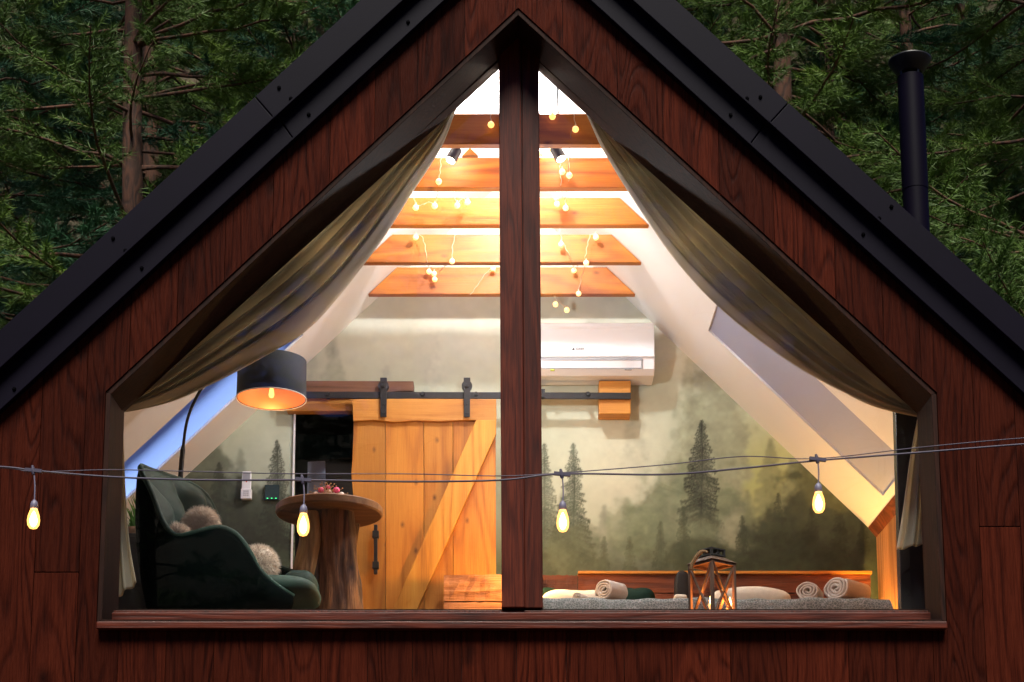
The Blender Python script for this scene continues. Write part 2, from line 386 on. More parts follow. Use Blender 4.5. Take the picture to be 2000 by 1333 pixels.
# --- outline functions in the wall plane
ax, az = xz(1012, 20, WALL)                       # apex of window opening
lx, lz = xz(208, 768, WALL); rx, rz = xz(1828, 770, WALL)
sx0, sz = xz(196, 1222, WALL); sx1, _ = xz(1842, 1222, WALL)
fax, faz = xz(1010, -205, WALL)                   # underside of the verge trim, extended to its apex
flx, flz = xz(220, 600, WALL); frx, frz = xz(1811, 600, WALL)
sl_l = (faz - flz) / (fax - flx); sl_r = (faz - frz) / (frx - fax)
def roofz(x): return faz - (fax - x) * sl_l if x < fax else faz - (x - fax) * sl_r
def winz(x): return az - (ax - x) * (az - lz) / (ax - lx) if x < ax else az - (x - ax) * (az - rz) / (rx - ax)
HW = 3.05                                          # half width of the cabin
EZ = roofz(fax + HW)
# --- plank cladding, one mesh
mb = MB(); gap = .0010
edges = sorted([P(p, 600, WALL).x for p in (-210, -110, -12, 93, 178, 258, 348, 438, 530, 640, 728, 812, 905, 1008, 1102, 1210, 1300, 1410, 1515, 1632, 1722, 1792, 1890, 1968, 2062, 2160, 2250, 2350)])
edges = [e for e in edges if abs(e - fax) < HW]; edges = [fax - HW] + edges + [fax + HW]
def strip(x0, x1, top, bot, rnd):
    xs = [x0] + [k for k in (fax, ax, lx, rx) if x0 < k < x1] + [x1]; xs = sorted(xs)
    mb.prism([(x, bot(x)) for x in xs] + [(x, top(x)) for x in reversed(xs)], WALL - .018, WALL, rnd)
for a, b in zip(edges[:-1], edges[1:]):
    a += gap; b -= gap; r = random.random()
    segs = [a] + [k for k in (lx, rx) if a < k < b] + [b]
    for s0, s1 in zip(segs[:-1], segs[1:]):
        m = (s0 + s1) / 2
        if lx <= m <= rx:
            strip(s0, s1, lambda x: roofz(x) + .02, winz, r); strip(s0, s1, lambda x: sz, lambda x: -.1, r)
        else:
            j = None
            for (jx0, jx1, jy) in ((1890, 1968, 1031), (258, 348, 300), (93, 178, 1120), (1722, 1792, 1150)):
                if abs(P((jx0 + jx1) / 2, 600, WALL).x - m) < .06: j = P(1000, jy, WALL).z
            if j is None: strip(s0, s1, lambda x: roofz(x) + .02, lambda x: -.1, r)
            else:
                strip(s0, s1, lambda x: roofz(x) + .02, lambda x: j + .002, r); strip(s0, s1, lambda x: j - .002, lambda x: -.1, random.random())
mb.build('cladding', M['clad'], cabin, bevel=.0012)
# --- solid wall behind the planks, with the opening
mb = MB(); y0, y1 = WALL + .001, GL + .055; D2 = 2.4 - 1e-3
L_, R_ = fax - HW, fax + HW
mb.prism([(L_, -.1), (lx, -.1), (lx, lz), (lx, roofz(lx)), (L_, roofz(L_))], y0, y1)
mb.prism([(rx, -.1), (R_, -.1), (R_, roofz(R_)), (rx, roofz(rx)), (rx, rz)], y0, y1)
mb.prism([(lx, -.1), (rx, -.1), (rx, sz), (lx, sz)], y0, y1)
mb.prism([(lx, lz), (ax, az), (ax, roofz(ax)), (fax, faz), (lx, roofz(lx))], y0, y1)
mb.prism([(ax, az), (rx, rz), (rx, roofz(rx)), (ax, roofz(ax))], y0, y1)
for x in (L_, R_):                                 # side walls, gable at the back
    s = 1 if x > 0 else -1
    mb.box((min(x, x - s * .15), y1, -.1), (max(x, x - s * .15), 10.1, EZ))
mb.build('wall', M['soffit'], cabin)
# --- window reveal boards (frame wood darkened for the recess shade), set in the opening
mb = MB()
def offs(pts, t):  # shrink the pentagon outline by t
    n = len(pts); out = []
    for i in range(n):
        p0 = Vector(pts[i - 1]); p1 = Vector(pts[i]); p2 = Vector(pts[(i + 1) % n])
        d0 = (p1 - p0).normalized(); d1 = (p2 - p1).normalized(); n0 = Vector((d0.y, -d0.x)); n1 = Vector((d1.y, -d1.x))
        bis = (n0 + n1).normalized(); out.append(p1 + bis * (t / max(.2, bis.dot(n0))))
    return [tuple(p) for p in out]
brx0 = xz(190, 1222, WALL)[0]
open_pts = [(lx, sz), (lx, lz), (ax, az), (rx, rz), (rx, sz)]
def ring(outer, inner, y0, y1, mb, rn=None):
    n = len(outer)
    for i in range(n):
        j = (i + 1) % n; mb.prism([outer[i], outer[j], inner[j], inner[i]], y0, y1, rn)
window = MB()
gl = {k: P(*v, GL) for k, v in dict(bl=(226, 1193), tl=(238, 797), ap=(1012, 92), tr=(1796, 800), br=(1813, 1193)).items()}
glass_pts = [(gl[k].x, gl[k].z) for k in ('bl', 'tl', 'ap', 'tr', 'br')]
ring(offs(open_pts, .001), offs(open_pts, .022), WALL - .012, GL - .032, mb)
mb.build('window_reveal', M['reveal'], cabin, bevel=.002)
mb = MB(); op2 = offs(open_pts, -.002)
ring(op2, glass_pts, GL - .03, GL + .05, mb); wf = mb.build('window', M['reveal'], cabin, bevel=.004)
mb = MB(); ring(offs(glass_pts, -.03), offs(glass_pts, -.009), GL - .045, GL - .0305, mb)
mb.build('glazing_bead', M['frame'], wf, bevel=.003)
# mullion: two stiles with a narrow groove between them, and a cap moulding
for nm, a, b, ya in (('stile', 974, 1017, GL - .060), ('stile', 1018.5, 1052, GL - .050)):
    mb = MB(); t = P(a, 130, GL); t2 = P(b, 130, GL); bt = P(a + 6, 1193, GL); bt2 = P(b + 8, 1193, GL)
    zt = lambda x: (gl['ap'].z - abs(x - gl['ap'].x) * .95) + .04
    mb.prism([(bt.x, bt.z + .001), (bt2.x, bt2.z + .001), (t2.x, zt(t2.x)), (t.x, zt(t.x))], ya, GL + .045)
    mb.build(nm, M['frame'], wf, bevel=.004)
mb = MB(); a = P(1014, 140, GL); b = P(1021, 1193, GL); mb.prism([(b.x - .008, b.z + .002), (b.x + .01, b.z + .002), (a.x + .01, a.z + .12), (a.x - .008, a.z + .12)], GL - .044, GL + .04)
mb.build('stile_groove', M['black_soft'], wf)
mb = MB(); q0 = P(224, 1195, GL - .09); q1 = P(1816, 1210, GL - .09)
mb.box((q0.x - .03, GL - .075, q1.z), (q1.x + .03, GL - .0315, q0.z)); mb.build('bottom_rail', M['frame_h'], wf, bevel=.003)
mb = MB(); a = P(188, 1214, WALL - .06); b = P(1851, 1228, WALL - .06)
mb.box((a.x, WALL - .06, b.z), (b.x, GL - .076, a.z)); mb.build('sill', M['frame_h'], wf, bevel=.004)
mb = MB(); mb.prism(offs(glass_pts, -.012), GL - .003, GL + .003); mb.build('pane', M['glass'], wf)

# --- verge trims in folded sheet metal
def lin(pa, pb, y=None, x=None):
    if x is not None: return (x, pa[1] + (pb[1] - pa[1]) * (x - pa[0]) / (pb[0] - pa[0]))
outerL = ((0, 645), (700, 4)); midL = ((0, 722), (700, 83)); botL = ((0, 803), (700, 157))
outerR = ((1320, 0), (2000, 621)); midR = ((1300, 61), (2000, 690)); botR = ((1300, 135), (2000, 770))
def trim(lines, xs, y0, y1, name):
    (a, b) = lines; mb = MB()
    for x0, x1 in xs:
        q = [lin(*a, x=x0), lin(*a, x=x1), lin(*b, x=x1 + (0)), lin(*b, x=x0)]
        mb.prism([xz(px, py, y0) for px, py in q], y0, y1)
    return mb
JL, JR = 535, 1502
def cut(line, jx, side): return jx
def skewtrim(a, b, segs, y0, y1):   # joints square to the slope
    mb = MB()
    for (xa0, xb0, xa1, xb1) in segs:
        q = [lin(*a, x=xa0), lin(*a, x=xa1), lin(*b, x=xb1), lin(*b, x=xb0)]
        mb.prism([xz(px, py, y0) for px, py in q], y0, y1, .5)
    return mb
def mkside(o, m_, b_, js, ends, sgn):
    upper = skewtrim(o, m_, [(ends[0][0], ends[0][0], js[0] - .7, js[1] - .7), (js[0] + .7, js[1] + .7, ends[1][0], ends[1][0])], WALL - .085, WALL - .03)
    u = upper.build('upper_verge_trim', M['metal_dark'], cabin, bevel=.003)
    lip = MB(); off = 5
    for x0, x1 in ((ends[0][0], js[1] - .7), (js[1] + .7, ends[1][0])):
        q = [lin(*m_, x=x0), lin(*m_, x=x1)]
        pts = [xz(q[0][0], q[0][1] - off, WALL - .085), xz(q[1][0], q[1][1] - off, WALL - .085), xz(q[1][0], q[1][1] + 1, WALL - .085), xz(q[0][0], q[0][1] + 1, WALL - .085)]
        lip.prism(pts, WALL - .099, WALL - .0855, .5)
    lip.build('drip_lip', M['metal_dark'], u, bevel=.003)
    lower = skewtrim(tuple((x, y - 12) for x, y in m_), b_, [(ends[0][0], ends[0][0], js[1], js[2] - .7), (js[1] + 1.4, js[2] + .7, ends[1][0], ends[1][0])], WALL - .052, WALL - .02)
    l = lower.build('lower_verge_trim', M['metal_dark'], cabin, bevel=.003)
    lp = MB()
    q = [lin(*b_, x=ends[0][0]), lin(*b_, x=ends[1][0])]
    pts = [xz(q[0][0], q[0][1] - 5, WALL - .052), xz(q[1][0], q[1][1] - 5, WALL - .052), xz(q[1][0], q[1][1] + 1, WALL - .052), xz(q[0][0], q[0][1] + 1, WALL - .052)]
    lp.prism(pts, WALL - .062, WALL - .0525, .5); lp.build('drip_lip', M['metal_dark'], l, bevel=.003)
    return u, l
uL, lL = mkside(outerL, midL, botL, (498, 536, 574), ((-420,), (1010,)), -1)
uR, lR = mkside(outerR, midR, botR, (1540, 1502, 1464), ((1010.6,), (2420,)), 1)
for (px, py, par) in ((545, 172, uL), (568, 193, uL), (603, 224, lL), (221, 466, uL), (245, 490, uL), (277, 524, lL), (773, 15, uL), (797, 44, lL), (28, 760, lL),
                      (1485, 190, uR), (1459, 193, uR), (1427, 225, lR), (1741, 404, uR), (1717, 427, uR), (1686, 458, lR)):
    up = par in (uL, uR); d = WALL - (.085 if up else .052); c = P(px, py, d); s = MB()
    s.tube([c + Vector((0, .004, 0)), c + Vector((0, -.004, 0)), c + Vector((0, -.0085, 0))], [.0085, .0085, .0055], 8); s.build('screw', M['screw'], par)

# --- interior planes (sloped ceilings) measured at the back wall
def plane_from(pA, pB):
    t = (pA - pB).normalized(); n = Vector((0, 1, 0)).cross(t).normalized()
    if n.z > 0: n = -n
    return pB, t, n
cR = P(1695, 1030, BACK); cR2 = P(1310, 665, BACK); cL = P(380, 915, BACK); cL2 = P(640, 673, BACK)
pR, tR, nR = plane_from(cR2, cR)     # origin at low end, tR runs up the slope
pL, tL, nL = plane_from(cL2, cL)
KX = P(1713, 1100, BACK).x; KXL = -KX - .03
# apex
A_ = np.array([[tR.x, -tL.x], [tR.z, -tL.z]]); s_ = np.linalg.solve(A_, np.array([pL.x - pR.x, pL.z - pR.z]))
apex = pR + tR * s_[0]; CF = WALL + .335; CB = 10.12
def ceil(p, t, n, top_s, low_x, name, corners):
    # measure the skylight on this plane
    w = [on_plane(px, py, p, n) for px, py in corners]
    ss = [(q - p).dot(t) for q in w]; ys = [q.y for q in w]
    print(name, 'skylight s', [round(a, 2) for a in ss], 'y', [round(a, 2) for a in ys])
    return ss, ys
# corners: low-back, high-back, front-a, front-b
sR, yR = ceil(pR, tR, nR, 0, 0, 'right', [(1725, 968), (1383, 648), (1613, 758), (1748, 883)])
sL, yL = ceil(pL, tL, nL, 0, 0, 'left', [(246, 977), (592, 655), (385, 775), (238, 905)])
def slab_pieces(mb, p, t, nrm_off, s_low, s_top, y0, y1, hole, thick):
    hs0, hs1, hy0, hy1 = hole
    up = -nrm_off
    def quad(a, b, c, d):
        base = [Vector((p.x, 0, p.z)) + t * s + Vector((0, y, 0)) for s, y in ((a, c), (b, c), (b, d), (a, d))]
        mb.prismv(base, up * thick)
    quad(s_low, hs0, y0, y1); quad(hs1, s_top, y0, y1); quad(hs0, hs1, y0, hy0); quad(hs0, hs1, hy1, y1)
holes = {}
def make_slope(side, p, t, n, ss, ys, lowx):
    top = (apex - p).dot(t); low = (lowx - p.x) / t.x
    hy1 = (ys[0] + ys[1]) / 2; hy0 = (ys[2] + ys[3]) / 2; hs0, hs1 = ss[0], ss[1]
    holes[side] = (hs0, hs1, hy0, hy1)
    mb = MB(); slab_pieces(mb, p, t, n, low, top, CF - .04, BACK + .03, (hs0, hs1, hy0, hy1), .03)
    mb.build('ceiling', M['plaster'], cabin)
    return top
topR = make_slope('R', pR, tR, nR, sR, yR, KX + .12); topL = make_slope('L', pL, tL, nL, sL, yL, KXL - .12)
# --- roof slabs outside
def roof_side(side, p, t, n, top, oline, eave_px, pane_mat):
    hs0, hs1, hy0, hy1 = holes[side]
    # roof top line from the outer verge line
    q = xz(*lin(*oline, x=eave_px[0]), WALL - .085); q2 = xz(*lin(*oline, x=eave_px[1]), WALL - .085)
    q = Vector((q[0], 0, q[1])); q2 = Vector((q2[0], 0, q2[1])); tt = (q2 - q).normalized(); nn = Vector((0, 1, 0)).cross(tt).normalized()
    if nn.z < 0: nn = -nn
    ridge_x = fax; sl = ((fax + (HW + .25) * (1 if side == 'R' else -1)) - q.x) / tt.x; st = (ridge_x - q.x) / tt.x
    # project the hole to this plane
    def S(s): w = Vector((p.x, 0, p.z)) + t * s; return (w - q).dot(tt)
    mb = MB(); slab_pieces(mb, q, tt, nn, sl, st, WALL - .03, 10.3, (min(S(hs0), S(hs1)) - .03, max(S(hs0), S(hs1)) + .03, hy0 - .03, hy1 + .03), .07)
    roof = mb.build('roof', M['metal_dark'], cabin)
    if side == 'R': globals()['roofR'] = (roof, q, tt, nn)
    # skylight reveal boards between ceiling and roof, and the pane
    w0 = Vector((p.x, 0, p.z)); pts = [w0 + t * hs0, w0 + t * hs1]
    dep = .20; up = -n
    mb = MB(); c = [w0 + t * s + Vector((0, y, 0)) for s, y in ((hs0, hy0), (hs1, hy0), (hs1, hy1), (hs0, hy1))]; e = .015
    cc = [w0 + t * s + Vector((0, y, 0)) for s, y in ((hs0 - e, hy0 - e), (hs1 + e, hy0 - e), (hs1 + e, hy1 + e), (hs0 - e, hy1 + e))]
    for i in range(4):
        j = (i + 1) % 4; mb.prismv([cc[i] + up * .031, cc[j] + up * .031, c[j] + up * .031, c[i] + up * .031], up * (dep - .03))
    sk = mb.build('skylight', M['plaster'], cabin)
    mb = MB(); mb.prismv([x + up * .012 for x in c], up * .006); mb.build('pane' if side == 'L' else 'blind', pane_mat, sk)
roof_side('R', pR, tR, nR, topR, outerR, (2000, 1320), M['blind'])
roof_side('L', pL, tL, nL, topL, outerL, (0, 700), M['sky_pane'])
# --- back wall painted with a misty forest (colour attribute), with the doorway cut out
X0, X1, Y0, Y1, ST = 236, 1740, 330, 1232, 2
xs = np.arange(X0, X1 + 1, ST, dtype=float); ys = np.arange(Y0, Y1 + 1, ST, dtype=float); H_, W_ = len(ys), len(xs)
XX, YY = np.meshgrid(xs, ys)
def ss(a, b, x): t = np.clip((x - a) / (b - a), 0, 1); return t * t * (3 - 2 * t)
n1 = fbm((H_, W_), 90, 1, 5); n2 = fbm((H_, W_), 30, 2, 5, .6); n3 = fbm((H_, W_), 9, 3, 3, .6); n4 = fbm((H_, W_), 150, 4, 3); n5 = fbm((H_, W_), 5, 8, 3, .7)
def C(r, g_, b): return np.array([r, g_, b])[None, None, :] * np.ones((H_, W_, 1))
def mix(a, b, k): return a * (1 - k[..., None]) + b * k[..., None]
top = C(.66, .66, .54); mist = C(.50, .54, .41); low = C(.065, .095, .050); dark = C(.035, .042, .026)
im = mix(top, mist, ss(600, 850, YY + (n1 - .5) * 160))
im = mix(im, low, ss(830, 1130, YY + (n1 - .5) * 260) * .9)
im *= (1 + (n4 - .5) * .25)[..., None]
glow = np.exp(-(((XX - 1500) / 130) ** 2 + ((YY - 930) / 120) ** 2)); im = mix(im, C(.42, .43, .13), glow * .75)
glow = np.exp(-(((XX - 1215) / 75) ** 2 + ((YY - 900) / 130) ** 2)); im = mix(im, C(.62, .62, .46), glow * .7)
def mass(cx, cy, rx_, ry, colr, k, th=.5, soft=.16, seed=5):
    nn = fbm((H_, W_), 46, seed, 5, .62)
    f = 1 - np.sqrt(((XX - cx) / rx_) ** 2 + ((YY - cy) / ry) ** 2) + (nn - .5) * 1.5
    tex = .72 + .56 * n3
    return mix(im, C(*colr) * tex[..., None], ss(th - soft - .35, th + soft - .35, f) * k)
def stamp(A, x, y, rx_, ry_, k):
    cx = (x - X0) / ST; cy = (y - Y0) / ST; a = max(0.6, rx_ / ST); b = max(.6, ry_ / ST)
    x0_ = int(max(0, cx - a - 1)); x1_ = int(min(W_, cx + a + 2)); y0_ = int(max(0, cy - b - 1)); y1_ = int(min(H_, cy + b + 2))
    if x1_ <= x0_ or y1_ <= y0_: return
    gy, gx = np.mgrid[y0_:y1_, x0_:x1_]; d = np.sqrt(((gx - cx) / a) ** 2 + ((gy - cy) / b) ** 2)
    v_ = np.clip(1.35 - d, 0, 1) * k; A[y0_:y1_, x0_:x1_] = np.maximum(A[y0_:y1_, x0_:x1_], v_)
def conifer(cx, tip, base, hw, colr, k, seed, soft=1.5, per=11, pw=.85):
    rs = random.Random(seed); A = np.zeros((H_, W_)); y = tip
    for q_ in range(int(base - tip)): stamp(A, cx + 1.5 * math.sin(q_ * .02), tip + q_, 1.2 + soft * .4 + q_ * .012, 1.5, 1)
    while y < base:
        t = (y - tip) / (base - tip); L0 = hw * t ** pw + 2.5
        for sd_ in (-1, 1):
            L = L0 * rs.uniform(.45, 1.15); dr = rs.uniform(.15, .55); n = max(3, int(L / 2.2)); th = 1.5 + L * .075 + soft * .5
            for i_ in range(n + 1):
                u = i_ / n; x = cx + sd_ * L * u; yy = y + L * (dr * u + .25 * u * u - .22 * u ** 4)
                stamp(A, x + rs.uniform(-1, 1), yy + rs.uniform(-1, 1.2), th * (1.25 - .7 * u), th * (1.1 - .5 * u), rs.uniform(.8, 1))
                if rs.random() < .8: stamp(A, x + rs.uniform(-2, 2), yy + rs.uniform(1.5, 3 + L * .10), 1.2 + soft * .5, 1.8 + L * .05 + soft * .5, rs.uniform(.6, 1))
        y += per * rs.uniform(.28, .55) * (.55 + .6 * t)
    if soft > 3:
        for _ in range(int(soft * .7)): A = (A + np.roll(A, 1, 0) + np.roll(A, -1, 0) + np.roll(A, 1, 1) + np.roll(A, -1, 1)) / 5
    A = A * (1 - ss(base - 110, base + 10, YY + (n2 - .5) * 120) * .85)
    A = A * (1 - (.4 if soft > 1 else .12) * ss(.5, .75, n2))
    tex = .6 + .8 * n3
    return mix(im, C(*colr) * tex[..., None], np.clip(A, 0, 1) * k)
for sd0, cx0, tp0, hw0, k0 in ((61, 1100, 960, 40, .6), (62, 1180, 990, 40, .55), (63, 1225, 975, 46, .5), (64, 1290, 930, 48, .55), (65, 1430, 880, 46, .5), (66, 1545, 900, 52, .55), (67, 1610, 930, 50, .6), (68, 1660, 980, 40, .6), (69, 470, 880, 40, .5), (70, 385, 930, 46, .6), (71, 1460, 960, 42, .6)):
    im = conifer(cx0, tp0, 1180, hw0, (.10, .125, .085), k0, sd0, 3.2, 15)
im = mass(1385, 880, 85, 210, (.27, .29, .19), .75, seed=11)
im = conifer(1350, 690, 1010, 70, (.26, .28, .18), .55, 21, 6, 20)
im = conifer(650, 655, 960, 62, (.32, .34, .25), .62, 22, 5, 18)
im = conifer(612, 700, 960, 40, (.36, .38, .28), .5, 23, 5, 18)
im = conifer(755, 715, 900, 22, (.40, .41, .33), .5, 24, 4, 14); im = conifer(850, 660, 900, 40, (.52, .52, .42), .5, 25, 8, 20)
im = conifer(1240, 735, 960, 34, (.42, .43, .32), .6, 26, 6, 16)
im = conifer(1505, 860, 1100, 60, (.15, .17, .09), .7, 27, 4, 16)
im = mass(1330, 1010, 110, 90, (.15, .18, .10), .8, seed=31); im = mass(1240, 1030, 60, 60, (.17, .21, .12), .6, seed=32)
im = mass(1600, 1040, 190, 150, (.045, .055, .030), .95, seed=33); im = mass(1500, 1100, 130, 60, (.040, .048, .026), .9, seed=34)
im = mass(430, 1060, 150, 150, (.050, .058, .036), .92, seed=35); im = mass(400, 960, 70, 90, (.09, .10, .065), .8, seed=36)
im = conifer(1370, 822, 1060, 50, (.020, .024, .016), .97, 41, .3, 11, .75)
im = conifer(1120, 868, 1190, 58, (.045, .062, .038), .95, 42, .5, 12, .8)
im = conifer(1063, 868, 1190, 48, (.065, .085, .055), .92, 43, .5, 12, .8)
im = conifer(541, 862, 1150, 50, (.035, .040, .026), .97, 44, .3, 11, .75)
im = conifer(428, 905, 1180, 52, (.035, .040, .026), .93, 45, .5, 11, .8); im = conifer(482, 930, 1180, 46, (.050, .058, .038), .88, 46, .5, 11, .8)
for sd0, cx0, tp0, hw0, cc0, k0 in ((81, 1520, 965, 46, .045, .8), (82, 1585, 985, 44, .035, .85), (83, 1640, 975, 46, .030, .9), (84, 1450, 1010, 44, .045, .8), (85, 1290, 1020, 36, .075, .7), (86, 1230, 1050, 34, .08, .65), (87, 1685, 1010, 40, .025, .9), (88, 385, 1000, 44, .035, .85), (89, 1180, 1050, 30, .07, .7), (90, 1335, 990, 38, .05, .75)):
    im = conifer(cx0, tp0, 1290, hw0, (cc0 * .9, cc0 * 1.12, cc0 * .6), k0, sd0, .8, 13)
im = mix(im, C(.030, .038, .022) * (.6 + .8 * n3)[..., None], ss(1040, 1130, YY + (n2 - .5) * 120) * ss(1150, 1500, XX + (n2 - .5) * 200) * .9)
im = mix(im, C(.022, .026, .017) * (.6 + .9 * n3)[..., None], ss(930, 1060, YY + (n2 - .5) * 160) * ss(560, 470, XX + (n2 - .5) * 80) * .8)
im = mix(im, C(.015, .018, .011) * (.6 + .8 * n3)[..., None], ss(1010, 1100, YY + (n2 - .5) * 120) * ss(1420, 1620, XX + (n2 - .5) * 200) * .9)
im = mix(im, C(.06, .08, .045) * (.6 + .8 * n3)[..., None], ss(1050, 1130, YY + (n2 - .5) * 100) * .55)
im = mass(1120, 1080, 70, 60, (.10, .12, .07), .8, seed=37); im = mass(1380, 1090, 90, 40, (.06, .075, .04), .85, seed=38)
im = mass(1640, 930, 110, 70, (.10, .11, .05), .8, seed=39)
im *= (1 + (n3 - .5) * .16)[..., None]
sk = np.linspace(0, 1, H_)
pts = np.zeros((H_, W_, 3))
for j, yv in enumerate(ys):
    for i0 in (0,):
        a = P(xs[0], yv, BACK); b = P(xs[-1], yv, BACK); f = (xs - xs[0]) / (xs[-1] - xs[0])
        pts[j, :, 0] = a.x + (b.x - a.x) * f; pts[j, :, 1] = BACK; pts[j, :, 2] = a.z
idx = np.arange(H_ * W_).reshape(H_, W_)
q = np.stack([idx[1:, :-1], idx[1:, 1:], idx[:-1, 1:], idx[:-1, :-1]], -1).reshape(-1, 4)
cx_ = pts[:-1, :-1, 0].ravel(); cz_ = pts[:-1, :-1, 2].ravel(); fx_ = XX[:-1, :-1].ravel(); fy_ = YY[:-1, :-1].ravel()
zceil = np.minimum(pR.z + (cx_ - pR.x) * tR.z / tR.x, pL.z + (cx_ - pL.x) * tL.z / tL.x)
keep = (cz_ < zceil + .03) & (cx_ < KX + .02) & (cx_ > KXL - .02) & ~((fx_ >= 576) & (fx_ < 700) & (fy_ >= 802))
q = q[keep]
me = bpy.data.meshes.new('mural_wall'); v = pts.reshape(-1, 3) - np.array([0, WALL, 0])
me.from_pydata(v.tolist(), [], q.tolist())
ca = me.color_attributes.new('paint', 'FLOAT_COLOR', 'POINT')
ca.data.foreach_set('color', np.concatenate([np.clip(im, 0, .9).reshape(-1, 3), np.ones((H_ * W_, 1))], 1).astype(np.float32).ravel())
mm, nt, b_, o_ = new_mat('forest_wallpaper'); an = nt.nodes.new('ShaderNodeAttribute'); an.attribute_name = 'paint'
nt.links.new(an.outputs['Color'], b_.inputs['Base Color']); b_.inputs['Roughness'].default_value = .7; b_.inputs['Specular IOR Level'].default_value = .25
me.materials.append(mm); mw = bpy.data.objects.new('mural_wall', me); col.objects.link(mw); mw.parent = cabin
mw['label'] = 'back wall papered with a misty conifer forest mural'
# room behind the doorway, outer back wall, knee walls, floor
FZ = P(1000, 1213, WALL).z - .01
mb = MB(); a = P(560, 803, BACK); b = P(720, 803, BACK)
mb.box((a.x - .1, BACK + .5, FZ), (b.x + .3, BACK + .53, a.z + .3)); mb.box((a.x - .13, BACK + .02, FZ), (a.x - .1, BACK + .5, a.z + .3))
mb.box((b.x + .3, BACK + .02, FZ), (b.x + .33, BACK + .5, a.z + .3)); mb.box((a.x - .13, BACK + .02, a.z + .3), (b.x + .33, BACK + .53, a.z + .33))
alcove = mb.build('bathroom_wall', M['tile'], cabin)
mb = MB(); mb.prism([xz(582, 850, BACK + .45), xz(686, 850, BACK + .45), xz(686, 898, BACK + .45), xz(582, 898, BACK + .45)], BACK + .44, BACK + .46)
mb.build('bathroom_mirror', M['dark_glass'], alcove, bevel=.004)
mb = MB(); mb.prism([xz(602, 905, BACK + .3), xz(636, 903, BACK + .3), xz(637, 985, BACK + .3), xz(600, 985, BACK + .3)], BACK + .27, BACK + .29)
mb.build('hanging_towel', M['towel_blue'], alcove, bevel=.004)
mb = MB(); mb.box((L_, 10.2, -.1), (R_, 10.25, EZ))
mb.prism([(L_, EZ), (R_, EZ), (fax, roofz(fax))], 10.2, 10.25); mb.build('rear_wall', M['soffit'], cabin)
a = P(574, 803, BACK - .012); b = P(574, 1212, BACK - .012); c = P(577.5, 803, BACK - .012)
mb = MB(); mb.box((a.x, BACK - .013, b.z), (c.x, BACK - .001, a.z)); mb.build('door_edge_strip', M['white_plastic'], cabin)
trim_z = P(1712, 1052, BACK).z
mb = MB(); yy = [CF + i * (BACK - CF) / 14 for i in range(15)]
for y0_, y1_ in zip(yy[:-1], yy[1:]): mb.box((KX, y0_ + .001, FZ), (KX + .05, y1_ - .001, trim_z + .25))
mb.build('knee_wall', M['post'], cabin, bevel=.003)
mb = MB(); mb.box((KXL - .05, CF, FZ), (KXL, BACK, P(257, 1060, BACK).z + .3)); mb.build('knee_wall', M['plaster'], cabin)
# timber wall plate under the right slope
a = P(1694, 1031, BACK); b = P(1711, 1051, BACK); mb = MB()
mb.prism([(a.x, a.z), (b.x, b.z), (KX + .04, b.z + .01), (KX + .04, a.z - .03)], CF, BACK - .002)
mb.build('wall_plate', M['board_red'], cabin, bevel=.006)
mb = MB(); mb.box((L_ + .15, CF - .04, FZ - .2), (R_ - .15, BACK + .55, FZ)); mb.build('floor_deck', M['floor_w'], cabin)
# dark pier inside the right window edge
mb = MB(); a = P(1749, 815, 7.62); b = P(1757, 1192, 7.62); zc = lambda x: pR.z + (x - pR.x) * tR.z / tR.x
mb.prism([(b.x, FZ), (KX - .002, FZ), (KX - .002, min(zc(KX), 5) - .005), (a.x, zc(a.x) - .005)], 7.60, 7.66)
mb.build('side_panel', M['tile'], cabin, bevel=.003)

# --- ceiling beams
beams = [(7.67, 858, 222, 282, 1170, None), (8.13, 800, 308, 367, 1222, None), (8.565, 738, 386, 440, 1270, None), (9.05, 708, 458, 513, 1270, 1), (9.50, 715, 522, 575, 1252, 1)]
BD = []
for i, (d, xl, yt, yb, xr, _) in enumerate(beams):
    zb = P(983, yb, d).z; zt = P(983, yt, d).z
    def xw(z, s):
        return pR.x + (z - pR.z) * tR.x / tR.z - .004 if s > 0 else pL.x + (z - pL.z) * tL.x / tL.z + .004
    mb = MB(); mb.prism([(xw(zb, -1), zb), (xw(zb, 1), zb), (xw(zt, 1), zt), (xw(zt, -1), zt)], d, d + .045)
    mb.build('ceiling_beam', M['beam'], cabin, bevel=.004)

# --- sliding barn door
DD = 9.56
door = MB(); 
pl = [(690, 752), (752.8, 827), (827.8, 884), (884.8, 968)]
for k, (a, b) in enumerate(pl):
    pts = []
    tl, tr_, br, bl = xz(a, 800, DD), xz(b, 800, DD), xz(b + 1, 1215, DD), xz(a + 1, 1215, DD)
    if k == 0:
        left = [xz(px, py, DD) for px, py in ((691, 800), (690, 850), (688, 900), (686, 925), (689, 960), (692, 1000), (690, 1060), (693, 1120), (691, 1215))]
        door.prism([tr_] + [br] + left[::-1], DD, DD + .022)
    else: door.prism([tl, tr_, br, bl], DD, DD + .022)
dr = door.build('sliding_door', M['pine'], cabin, bevel=.002)
mb = MB(); tp = [xz(x, y, DD - .022) for x, y in ((688, 780), (800, 779), (969, 780), (970, 822), (905, 821), (860, 824), (815, 822), (770, 825), (730, 821), (690, 823))]
mb.prism(tp, DD - .024, DD - .0005); mb.build('top_rail', M['pine_h'], dr, bevel=.003)
mb = MB(); mb.prism([xz(930, 823, DD - .022), xz(969, 823, DD - .022), xz(969, 850, DD - .022), xz(812, 1200, DD - .022), xz(765, 1200, DD - .022)], DD - .045, DD - .0005)
